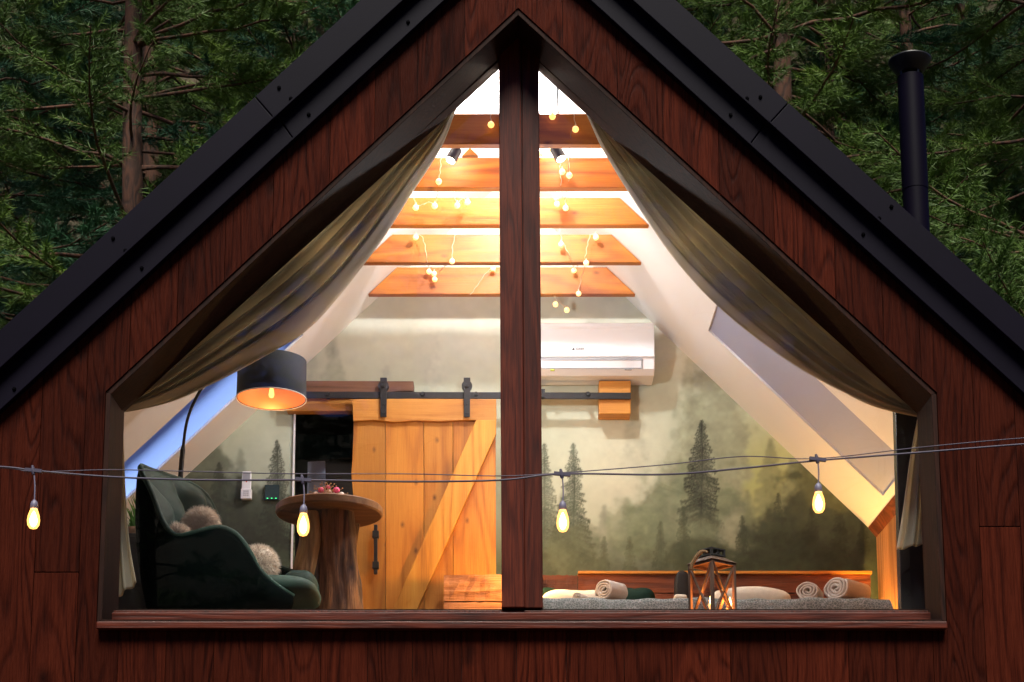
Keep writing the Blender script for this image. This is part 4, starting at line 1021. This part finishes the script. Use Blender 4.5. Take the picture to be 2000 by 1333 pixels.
def board(xa, ya, xb, yb, name, y0, y1, wob=.003, mat='board_red', lab=None):
    mb = MB(); a = P(xa, ya, HBY); b = P(xb, yb, HBY); N = 40; G = []
    for k in range(N + 1):
        x = a.x + (b.x - a.x) * k / N; G.append([(x, y0, b.z + random.uniform(-wob, wob)), (x, y0 - random.uniform(0, wob), (a.z + b.z) / 2), (x, y0, a.z + random.uniform(-wob, wob)), (x, y1, a.z), (x, y1, b.z)])
    mb.grid(G, smooth=False, close=True); mb.add(G[0], [(0, 1, 2, 3, 4)]); mb.add(G[-1], [(4, 3, 2, 1, 0)])
    return mb.build(name, M[mat], bed, bevel=0)
board(1015, 1124, 1128, 1158, 'headboard_plank', HBY, HBY + .05)
board(1129, 1123, 1701, 1158, 'headboard_plank', HBY, HBY + .05)
board(1015, 1160, 1701, 1215, 'headboard_plank', HBY, HBY + .05)
board(1129, 1117, 1702, 1122, 'headboard_cap', HBY - .02, HBY + .06, .0005, 'pine_h')
# pillows
def pillow(px, py, d, sx, sy, sz, mat, label, seed, cat='pillow', nm='pillow'):
    c = P(px, py, d); mb = MB(); cushion(mb, (c.x, d, c.z), sx, sy, sz, 3.4, 40, 22, .06, seed)
    o = mb.build(nm, M[mat], None, loc=(c.x, d, c.z - sz)); tag(o, label, cat)
pillow(1125, 1178, 9.12, .19, .13, .062, 'pillow', 'cream pillow under the single rolled towel at the left end of the bed', 1)
pillow(1462, 1176, 9.12, .21, .13, .072, 'pillow', 'cream pillow behind the lantern in the middle of the bed', 2)
pillow(1240, 1176, 9.20, .11, .09, .072, 'pillow_green', 'dark green pillow right of the rolled towel on the bed', 3)
pillow(1068, 1176, 9.28, .10, .06, .075, 'pillow_green', 'green pillow mostly hidden by the mullion and a cream pillow', 4)
pillow(1332, 1150, 9.42, .045, .03, .10, 'black_soft', 'black cushion leaning on the headboard left of the lantern', 5, 'cushion', 'cushion')
pillow(1328, 1170, 8.92, .035, .05, .020, 'pillow', 'small folded cream cloth on the bedspread just left of the lantern', 6, 'cloth', 'folded_cloth')
# rolled towels
def towel(px, py, d, r_, L, label, yaw, seed):
    c = P(px, py, d); c.z = bz + r_ * .90; mb = MB(); turns = 3.4; N = 96; prof = []
    for k in range(N + 1):
        t = k / N; a_ = t * turns * 2 * math.pi; rr = r_ * (.12 + .88 * t ** .9) * (1 + .05 * math.sin(a_ * 2.3 + seed) + .025 * math.sin(a_ * 5.1)); prof.append((rr * math.cos(a_ + seed) * 1.06, rr * math.sin(a_ + seed) * .90))
    th_ = r_ * .115; D = Vector((math.sin(yaw), math.cos(yaw), 0)); S = Vector((math.cos(yaw), -math.sin(yaw), 0)); G = []
    for k in range(N + 1):
        x, z = prof[k]; n = math.hypot(x, z) or 1; row = []
        for (ro, dp) in ((-th_, .004), (-th_ * .5, -.004), (th_ * .5, -.004), (th_, .004), (th_, L - .004), (th_ * .5, L), (-th_ * .5, L), (-th_, L - .004)):
            row.append(c + S * (x + x / n * ro) + D * dp + Vector((0, 0, z + z / n * ro)))
        G.append(row)
    mb.grid(G, close=True); o = mb.build('rolled_towel', M['towel'], None, loc=(c.x, c.y, bz)); tag(o, label, 'towel', 'rolled towels on the bed')
towel(1180, 1158, 8.80, .056, .13, 'single large rolled beige towel at the left end of the bed', .75, 1)
towel(1128, 1167, 8.86, .028, .10, 'thin rolled beige towel left of the single large roll', .5, 2)
towel(1578, 1155, 8.82, .056, .16, 'smaller left roll of the two beige towels at the right end of the bed', .35, 3)
towel(1632, 1151, 8.80, .068, .22, 'larger right roll of the two beige towels at the right end of the bed', .75, 4.4)

# unseen bedside lamp, added as a source for warm light on the knee wall
def bedside(px, d, zb_, label, power, r_=.04, colr=(1, .42, .09)):
    x = P(px, 1100, d).x; t = thing('added_bedside_lamp', (x, d, zb_), label, 'lamp', 'added bedside lamps')
    mb = MB(); mb.lathe((x, d, zb_), [(.035, .001), (.035, .01), (.01, .014), (.008, .05), (.001, .05)], 20); mb.build('base', M['black'], t)
    mb = MB(); mb.ball((x, d, zb_ + .085), r_ * .9, 16, 12); mb.build('bulb', M['warm_lamp'], t)
    l = lamp('added_bedside_light', (x, d, zb_ + .085), power, colr, r_ * 1.05, t); return t
bedside(1722, 9.30, FZ + .12, 'small unseen warm lamp added low between the bed and the wooden knee wall', 50, .04, (1, .55, .14))

# ================================================================== LANTERN
ln_ = P(1392, 1192, 7.50); lz0 = ln_.z - .07
lt = thing('candle_lantern', (ln_.x, 7.50, lz0), 'wooden candle lantern with crossed sides and rope handle on the window sill', 'lantern')
W2 = .068; rot = Matrix.Rotation(R(38), 3, 'Z')
def LP(x, y, z): return rot @ Vector((x, y, 0)) + Vector((ln_.x, 7.50, lz0 + z))
HT = P(1392, 1102, 7.5).z - lz0
mb = MB()
for sx_ in (-1, 1):
    for sy_ in (-1, 1): mb.bar(LP(sx_ * W2, sy_ * W2, 0.012), LP(sx_ * W2, sy_ * W2, HT), .014, .014, rot @ Vector((1, 0, 0)))
mb.build('corner_post', M['lantern'], lt, bevel=.001)
mb = MB(); mb.prismv([LP(-W2 - .01, -W2 - .01, 0), LP(W2 + .01, -W2 - .01, 0), LP(W2 + .01, W2 + .01, 0), LP(-W2 - .01, W2 + .01, 0)], (0, 0, .012))
mb.build('base', M['lantern'], lt, bevel=.001)
for k in range(4):
    a_ = rot @ Matrix.Rotation(k * math.pi / 2, 3, 'Z'); 
    def LQ(x, y, z, a_=a_): return a_ @ Vector((x, y, 0)) + Vector((ln_.x, 7.50, lz0 + z))
    mb = MB(); mb.bar(LQ(-W2, -W2, .015), LQ(W2, -W2, HT - .01), .005, .012, a_ @ Vector((0, 1, 0))); mb.bar(LQ(-W2, -W2 - .0055, HT - .01), LQ(W2, -W2 - .0055, .015), .005, .012, a_ @ Vector((0, 1, 0)))
    mb.bar(LQ(-W2, -W2, HT - .006), LQ(W2, -W2, HT - .006), .013, .013)
    mb.build('cross_side', M['lantern'], lt)
mb = MB(); w = W2 + .013; tw = .034; rh = .030
c_ = [LP(-w, -w, HT), LP(w, -w, HT), LP(w, w, HT), LP(-w, w, HT), LP(-tw, -tw, HT + rh), LP(tw, -tw, HT + rh), LP(tw, tw, HT + rh), LP(-tw, tw, HT + rh)]
mb.hexa(c_); mb.build('roof', M['lantern'], lt, bevel=.002)
mb = MB(); ct = HT + rh; t2 = tw + .004
for sx_ in (-1, 1):
    for sy_ in (-1, 1): mb.bar(LP(sx_ * t2, sy_ * t2, ct), LP(sx_ * t2, sy_ * t2, ct + .030), .010, .010, rot @ Vector((1, 0, 0)))
q_ = [LP(-t2 - .006, -t2 - .006, 0), LP(t2 + .006, -t2 - .006, 0), LP(t2 + .006, t2 + .006, 0), LP(-t2 - .006, t2 + .006, 0)]
for zz in (ct, ct + .028): mb.prismv([p_ + Vector((0, 0, zz)) for p_ in q_], (0, 0, .006))
for k in range(4):
    a_ = rot @ Matrix.Rotation(k * math.pi / 2, 3, 'Z'); o0 = Vector((ln_.x, 7.50, lz0))
    mb.bar(a_ @ Vector((-.012, -t2, 0)) + o0 + Vector((0, 0, ct + .006)), a_ @ Vector((.012, -t2, 0)) + o0 + Vector((0, 0, ct + .028)), .004, .006)
    mb.bar(a_ @ Vector((.012, -t2, 0)) + o0 + Vector((0, 0, ct + .006)), a_ @ Vector((-.012, -t2, 0)) + o0 + Vector((0, 0, ct + .028)), .004, .006)
mb.build('vent_cap', M['black_soft'], lt)
rp = spline([P(1380, 1079, 7.43), P(1372, 1077, 7.42), P(1364, 1083, 7.42), P(1357, 1093, 7.42), P(1352, 1103, 7.42), P(1350, 1112, 7.42)], 12)
mb = MB()
for st_ in range(3):
    pts_ = []
    for i, p_ in enumerate(rp): a_ = i * .55 + st_ * 2.094; pts_.append(p_ + Vector((math.cos(a_) * .005, math.sin(a_) * .006, math.sin(a_) * .004)))
    mb.tube(pts_, .0048, 7)
mb.build('rope_handle', M['rope'], lt)
for (px, py, dd, hh) in ((1389, 1183, 7.49, .0), (1426, 1189, 7.55, .0)):
    c = P(px, py, dd); mb = MB(); r_ = .016; mb.lathe((c.x, dd, 0), [(r_, lz0 + .0125), (r_, c.z + .002), (r_ * .8, c.z + .004), (.001, c.z + .001)], 20); cd = mb.build('candle', M['candle'], lt)
    mb = MB(); mb.lathe((c.x, dd, c.z), [(.001, .002), (.007, .012), (.0085, .022), (.005, .038), (.001, .052)], 14); mb.build('flame', M['flame'], cd)
    lamp('candle_light', (c.x, dd - .0, c.z + .022), 2.4, (1, .27, .04), .012, lt)

# ================================================================== SPOTLIGHTS UNDER THE RIDGE + FAIRY LIGHTS
def spot(px, py, d, label, power, lx_=0):
    c = P(px, py, d); zr = min(pR.z + (c.x - pR.x) * tR.z / tR.x, pL.z + (c.x - pL.x) * tL.z / tL.x)
    t = thing('spotlight', (c.x, d, zr), label, 'spotlight', 'spotlights under the ridge'); sg = 1 if px > 980 else -1
    mb = MB(); mb.tube([(c.x, d, zr - .005), (c.x, d, c.z + .02)], .006, 8); mb.build('stem', M['black'], t)
    ax_ = Vector((sg * .45, -.2, -1)).normalized(); mb = MB(); mb.tube([c + ax_ * -.035, c + ax_ * .035], .028, 20); mb.build('head', M['black'], t)
    mb = MB(); mb.tube([c + ax_ * .0352, c + ax_ * .038], .023, 20); mb.build('lens', plain('lit_lens', (1, 1, 1), .3, emit=(1, .85, .62), estr=8), t)
    lamp('spot_light', c + Vector((0, 0.02, .10)), power, (1, .80, .60), .05, t)
spot(886, 303, 7.96, 'black spotlight left of the mullion, above the second ceiling beam', 3)
spot(1090, 300, 7.96, 'black spotlight right of the mullion, above the second ceiling beam', 3)
c = P(918, 303, 8.0); mb = MB(); mb.prism([xz(902, 306, 8.0), xz(934, 306, 8.0), xz(918, 290, 8.0)], 7.99, 8.02)
tag(mb.build('wooden_wedge', M['pine_h'], None, bevel=.002, loc=(c.x, 8.0, c.z)), 'small pine wedge resting on the second ceiling beam beside the left spotlight', 'wood block')
def globe(px, py, d, power, label, r_=.045, c_=(.97, .98, 1.0)):  # unseen globe lamps added behind the mullion to light the room
    c = P(px, py, d); t = thing('added_fill_lamp', (c.x, d, apex.z), label, 'lamp', 'added fill globes hanging from the ridge')
    mb = MB(); mb.tube([(c.x, d, apex.z - .02), (c.x, d, c.z + r_ * .9)], .005, 8); mb.build('stem', M['black'], t)
    mb = MB(); mb.ball(c, r_ * .92, 18, 12); mb.build('globe', M['opal'], t)
    lamp('added_globe_light', c, power, c_, r_, t)
globe(1013, 205, 8.36, 62, 'added fill globe hanging from the ridge, nearest the window and hidden by the mullion')
globe(1014, 395, 8.80, 1.5, 'added fill globe behind the third beam, hidden by the mullion')
globe(1017, 640, 8.30, 19, 'lowest added fill globe, hanging behind the mullion level with the air conditioner', .045, (.97, .98, 1.0))
globe(1016, 1110, 9.02, 15, 'added long-cord fill globe hanging over the nightstand, hidden by the mullion', .04, (1, .50, .14))

def garland(name, label, wires, bulbs):
    c0 = P(*wires[0][0]); t = thing(name, tuple(c0), label, 'fairy lights', 'fairy lights draped over the ceiling beams')
    for w in wires:
        mb = MB(); pts_ = spline([P(*q_) for q_ in w], 8)
        pts_ = [p_ + Vector((.0025 * math.sin(i * 1.3), .002 * math.cos(i * .9), 0)) for i, p_ in enumerate(pts_)]
        mb.tube(pts_, .0019, 5); mb.build('wire', M['wire'], t)
    for (px, py, d) in bulbs:
        c = P(px, py, d); mb = MB(); mb.ball(c, .0155, 14, 10); b = mb.build('bulb', M['fairy'], t)
        mb = MB(); mb.tube([c + Vector((0, 0, .012)), c + Vector((0, 0, .028))], [.0055, .003], 8); mb.build('cap', M['wire'], b)
d1, d2, d3, d4, d5 = 7.64, 8.10, 8.53, 9.01, 9.46
garland('fairy_light_string', 'fairy light strand hanging from the top beam, left of the mullion', [[(958, 222, d1), (959, 240, d1)]], [(959, 244, d1)])
garland('fairy_light_string', 'fairy light strand hanging from the top beam, right of the mullion',
        [[(1120, 222, d1), (1124, 250, d1), (1117, 254, d1), (1112, 300, d1 + .1), (1110, 340, d1 + .2)], [(1080, 222, d1), (1080, 230, d1)]], [(1124, 253, d1), (1079, 228, d1)])
garland('fairy_light_string', 'left fairy light strand crossing the second beam down onto the third',
        [[(861, 307, d2), (860, 330, d2), (857, 352, d2), (855, 375, d2 + .1), (851, 398, d3)], [(805, 372, d3), (809, 388, d3), (812, 402, d3), (826, 400, d3), (838, 395, d3), (848, 400, d3)], [(885, 374, d3), (892, 397, d3), (903, 388, d3), (913, 393, d3)]],
        [(857, 355, d2), (812, 406, d3), (849, 403, d3), (893, 402, d3), (913, 396, d3)])
garland('fairy_light_string', 'right fairy light strand hanging by the spotlight over the second and third beams',
        [[(1057, 290, d2), (1075, 290, d2), (1093, 310, d2), (1094, 330, d2), (1096, 360, d2), (1092, 378, d3)], [(1111, 285, d2), (1111, 340, d2), (1109, 365, d2 + .1), (1104, 385, d3), (1105, 404, d3)], [(1086, 375, d3), (1088, 396, d3)]],
        [(1057, 299, d2), (1075, 292, d2), (1098, 336, d2), (1112, 343, d2), (1094, 383, d3), (1087, 387, d3), (1088, 399, d3), (1105, 407, d3)])
garland('fairy_light_string', 'left fairy light strand looping between the fourth and fifth beams',
        [[(812, 463, d4), (822, 460, d4), (830, 480, d4), (834, 510, d4), (842, 528, d5)], [(892, 450, d4), (884, 480, d4), (882, 508, d4), (868, 522, d4 + .2), (852, 537, d5)], [(963, 523, d5), (948, 535, d5), (932, 558, d5), (918, 577, d5)]],
        [(812, 464, d4), (883, 511, d4), (838, 531, d5), (848, 535, d5), (849, 546, d5), (963, 525, d5)])
garland('fairy_light_string', 'right fairy light strand looping from the fourth beam to below the fifth',
        [[(1092, 445, d4), (1098, 470, d4), (1110, 495, d4), (1118, 515, d4 + .1), (1121, 527, d5)], [(1164, 462, d4), (1154, 459, d4), (1147, 480, d4), (1142, 505, d4), (1130, 518, d4 + .2), (1121, 528, d5)], [(1145, 513, d4), (1136, 540, d5), (1130, 572, d5)],
         [(1083, 578, d5), (1085, 592, d5)], [(1085, 580, d5), (1097, 594, d5), (1107, 603, d5)]],
        [(1096, 478, d4), (1164, 464, d4), (1145, 514, d4), (1121, 529, d5), (1130, 574, d5), (1085, 595, d5), (1107, 606, d5)])

# ================================================================== OUTDOOR STRING LIGHTS
SD = 6.05
cab_pts = [(-260, 896), (0, 912), (70, 920), (220, 932), (400, 938), (592, 938), (800, 941), (980, 938), (1098, 926), (1300, 927), (1450, 915), (1597, 900), (1800, 884), (2000, 868), (2280, 850)]
cab2 = [(-260, 902), (0, 914), (70, 922), (220, 918), (400, 922), (592, 926), (800, 926), (980, 930), (1098, 924), (1300, 908), (1450, 892), (1597, 896), (1800, 874), (2000, 856), (2280, 838)]
sls = thing('outdoor_light_string', tuple(P(1000, 938, SD)), 'dark twin cable strung across the front of the cabin, carrying four bulbs', 'light string')
posts = []
mb = MB(); mb.tube(spline([P(x, y, SD) for x, y in cab_pts], 10), .0036, 8); mb.build('cable', M['cable'], sls)
mb = MB(); mb.tube(spline([P(x, y, SD + .02) for x, y in cab2], 10), .0020, 8); mb.build('thin_cable', M['cable'], sls)
for (px, yc, ys_, yb, nmn) in ((66, 920, 983, 1034, 0), (592, 938, 992, 1048, 0), (1098, 927, 985, 1040, 0), (1597, 898, 950, 1003, 0)):
    c = P(px, yc, SD); mb = MB(); mb.bar(c + Vector((-.03, 0, .004)), c + Vector((.03, 0, -.002)), .014, .012)
    mb.tube([c + Vector((-.006, 0, .02)), c + Vector((-.002, 0, 0)), c + Vector((0, 0, -.014))], [.004, .009, .006], 8); mb.build('cable_clip', M['cable'], sls)
    s = P(px + 1, ys_, SD); mb = MB(); mb.tube(spline([c, c.lerp(s, .5) + Vector((.003, 0, 0)), s], 6), .0026, 7)
    mb.lathe((s.x, SD, s.z), [(.004, .012), (.011, .004), (.0135, -.004), (.0145, -.020), (.012, -.022)], 18); mb.build('bulb_socket', M['socket'], sls)
    e = P(px, yb, SD); hgt = s.z - .020 - e.z; r_ = .0225
    mb = MB(); mb.lathe((s.x, SD, s.z - .020), [(.0115, 0), (.0145, -hgt * .12), (.020, -hgt * .33), (r_, -hgt * .58), (.0205, -hgt * .80), (.013, -hgt * .95), (.001, -hgt)], 24)
    bo = mb.build('bulb', M['bulb_on'], sls)
    mb = MB(); mb.lathe((s.x, SD, s.z - .020), [(.002, -hgt * .12), (.008, -hgt * .28), (.0135, -hgt * .5), (.0135, -hgt * .68), (.008, -hgt * .84), (.001, -hgt * .9)], 16); mb.build('filament', M['fil'], bo)
    lamp('bulb_light', (s.x, SD, s.z - .02 - hgt * .55), 2.2, (1, .58, .22), .02, sls)

# ================================================================== PINES
def make_pine(seed, Ht, nmat, cover=1.0):
    rs = random.Random(seed); tr = MB()
    tp = [Vector((.16 * math.sin(z * .35 + seed), .16 * math.cos(z * .3 + seed * 2), z)) for z in np.linspace(-.1, Ht, 26)]
    tr.tube(tp, [max(.012, .145 * (1 - i / 26) ** .8 + .01) for i in range(26)], 12)
    V = []; Fc = []; Rn = []
    def tuft(p, d, L, rnd, n=11):
        for _ in range(n):
            dd = (d * 1.0 + Vector((rs.gauss(0, .55), rs.gauss(0, .55), rs.gauss(0.05, .55)))).normalized()
            sd = dd.orthogonal(); sd.rotate(Matrix.Rotation(rs.uniform(0, 3.14), 3, dd)); sd = sd.normalized() * .0027
            l = L * rs.uniform(.7, 1.2); i = len(V); V.extend([p - sd, p + sd, p + dd * l]); Fc.append((i, i + 1, i + 2)); Rn.append(rnd)
    z = 2.2
    while z < Ht - .3:
        t = z / Ht
        for k in range(rs.randint(3, 5)):
            a_ = rs.uniform(0, 6.283); L = (2.6 * (1 - t) ** .6 + .35) * rs.uniform(.6, 1.12) * cover
            zz = z + rs.uniform(-.15, .15); p0 = Vector((.16 * math.sin(zz * .35 + seed), .16 * math.cos(zz * .3 + seed * 2), zz))
            el = rs.uniform(-.15, .45); pts_ = []; n = 9; br = rs.random()
            for i in range(n):
                s = i / (n - 1); pts_.append(p0 + Vector((math.cos(a_ + .3 * s * math.sin(k)) * L * s, math.sin(a_ + .3 * s * math.sin(k)) * L * s, L * (el * s - .45 * s * s + .38 * s ** 3) + rs.uniform(-.03, .03))))
            tr.tube(pts_, [.017 * (1 - .85 * i / n) * (.5 + L / 3) for i in range(n)], 5, cap=False)
            for j in range(int(8 + L * 14)):
                s = rs.uniform(.22, 1.0) ** .8; f = s * (n - 1); i = min(int(f), n - 2); q = pts_[i].lerp(pts_[i + 1], f - i); dirb = (pts_[i + 1] - pts_[i]).normalized()
                side = dirb.cross(Vector((0, 0, 1))).normalized() * rs.choice((-1, 1)); tw = (dirb * .7 + side * rs.uniform(.3, 1.2) + Vector((0, 0, rs.uniform(-.35, .35)))).normalized()
                tl = rs.uniform(.16, .46) * (1.1 - .5 * s); e = q + tw * tl + Vector((0, 0, .05 * tl))
                if rs.random() < .5: tr.tube([q, e], [.005, .002], 3, cap=False)
                rn = min(1, max(0, br * .5 + rs.random() * .5)); m = int(tl / .055) + 1
                for h in range(m): tuft(q.lerp(e, (h + .6) / m), tw, .098, rn, 19)
        z += rs.uniform(.26, .42)
    cme = MB(); cme.v = [tuple(v_) for v_ in V]; cme.f = Fc; cme.r = Rn; cme.sm = [True] * len(Fc)
    return tr, cme
def copy_tree(o):
    c = o.copy(); col.objects.link(c)
    for ch_ in list(o.children):
        d = ch_.copy(); col.objects.link(d); d.parent = c
    return c
def pine_proto(seed, Ht, nmat, name='pine_tree', cover=1.0):
    root = thing(name, (0, 0, 0), 'pine', 'tree', 'pine trees in the forest behind the cabin'); tr, cr = make_pine(seed, Ht, nmat, cover)
    tr.build('trunk', M['bark'], root); cr.build('crown', nmat, root); return root
protos = [pine_proto(1, 15.5, M['needle'], cover=1.1), pine_proto(2, 14.5, M['needle_blue'], cover=1.05), pine_proto(3, 15.0, M['needle'], cover=1.2)]
pines = [  # x, y, rot, scale, proto, label
 (-3.1, 14.2, 0.3, 1.0, 0, 'nearest pine left of the roof, behind the left roof slope'),
 (-4.9, 15.5, 2.1, 1.05, 1, 'bluish pine at the left edge of the picture, beyond the roof'),
 (-1.7, 16.8, 4.0, 1.05, 2, 'pine whose crown meets the upper left roof verge'),
 (-3.9, 18.6, 1.2, 1.15, 0, 'second-row pine standing between the nearest left pine and the edge pine'),
 (-6.2, 19.2, 5.0, 1.15, 1, 'second-row pine farthest to the left'),
 (-2.2, 20.6, 3.3, 1.2, 2, 'rear pine seen above the left roof slope'),
 (2.6, 14.4, 5.3, 1.0, 2, 'green pine with a reddish trunk just above the right roof verge'),
 (4.55, 13.2, 1.9, .98, 0, 'nearest right-hand pine behind the black chimney flue'),
 (3.5, 16.4, 0.7, 1.1, 1, 'bluish pine behind and left of the chimney flue'),
 (5.9, 16.0, 3.9, 1.1, 2, 'pine at the right edge of the picture, beyond the chimney'),
 (2.2, 19.0, 2.7, 1.15, 0, 'second-row pine showing above the upper right roof verge'),
 (4.9, 19.8, 4.7, 1.2, 1, 'rear pine between the chimney flue and the right edge'),
 (-5.2, 23.5, 0.1, 1.3, 2, 'third-row pine deep in the forest on the left'),
 (-3.0, 24.5, 2.2, 1.35, 0, 'deepest pine seen through gaps left of the roof'),
 (-7.4, 23.0, 4.3, 1.3, 0, 'third-row pine in the far upper left'),
 (3.4, 24.0, 1.4, 1.35, 2, 'deepest pine seen through gaps right of the roof'),
 (6.4, 23.0, 3.0, 1.3, 0, 'third-row pine deep in the forest on the right'),
  (0.6, 22.0, 3.0, 1.2, 1, 'pine directly behind the roof ridge'),
 (-6.6, 14.6, 3.6, 1.0, 2, 'front-row pine half cut off by the left edge of the picture'),
 (6.9, 13.4, 2.6, 1.0, 1, 'front-row pine half cut off by the right edge of the picture'),
 (-1.0, 15.2, 0.9, 1.0, 1, 'slim pine closest to the roof ridge on the left'),
 (1.5, 15.6, 5.9, 1.0, 0, 'slim pine closest to the roof ridge on the right'),
 (-8.6, 27.0, 5.2, 1.4, 1, 'pine at the foot of the hillside, far left'),
 (-0.6, 27.5, 4.2, 1.4, 0, 'pine at the foot of the hillside behind the ridge'),
 (8.4, 27.0, 0.6, 1.4, 2, 'pine at the foot of the hillside, far right'),
]
used = {}
pines = [p_ + (0.0,) for p_ in pines] + [
 (-7.0, 31.0, 1.0, 1.3, 0, 'pine on the lower hillside at the left', 4.5), (-4.2, 32.0, 2.6, 1.3, 2, 'pine on the lower hillside, second from the left', 5.8),
 (-10.2, 31.5, 2.0, 1.3, 2, 'pine on the lower hillside beyond the left edge of the picture', 5.2), (2.9, 31.5, 5.0, 1.3, 1, 'pine on the lower hillside, just right of the ridge', 5.2),
 (5.8, 32.0, 0.6, 1.3, 0, 'pine on the lower hillside above the chimney', 5.8), (8.9, 31.0, 3.3, 1.3, 2, 'pine on the lower hillside at the right', 4.5)]
for (x, y, rr, s, k, lab, zz) in pines:
    o = protos[k] if k not in used else copy_tree(protos[k]); used[k] = 1
    o.location = (x, y, zz); o.rotation_euler = (0, 0, rr); o.scale = (s, s, s); o['label'] = lab
g = MB(); G = []  # unseen slope added behind the camera to keep low sky out of the glass
for j, y in enumerate(np.linspace(-24, -60, 20)):
    G.append([Vector((x, y + 1.5 * math.sin(x * .21), max(-.4, (-25 - y) * .8 + 1.3 * math.sin(x * .35 + y * .3)))) for x in GX])
g.grid(G); tag(g.build('hillside', M['earth']), kind='structure')
# pines behind the photographer, seen as reflections in the window
for n_, (x, y, rr, s, k) in enumerate([(-4.5, -7, 0, 1.0, 0), (-1.2, -10, 1, 1.1, 1), (2.4, -8, 2, 1.0, 2), (5.5, -10, 3, 1.1, 0), (-7.8, -9, 4, 1.1, 2), (.6, -14.5, 2.2, .95, 2)]):
    o = copy_tree(protos[k]); o.location = (x, y, 0); o.rotation_euler = (0, 0, rr); o.scale = (s, s, s)
    o['label'] = ['second pine from the left among those mirrored in the glass', 'pine mirrored in the glass left of the mullion, farther back', 'pine mirrored in the glass right of the mullion', 'rightmost of the pines mirrored in the window glass', 'leftmost of the pines mirrored in the window glass', 'pine mirrored in the glass farther back than the others, beside the mullion'][n_]; o['group'] = 'pines behind the photographer'
# brown drooping branch in the top right
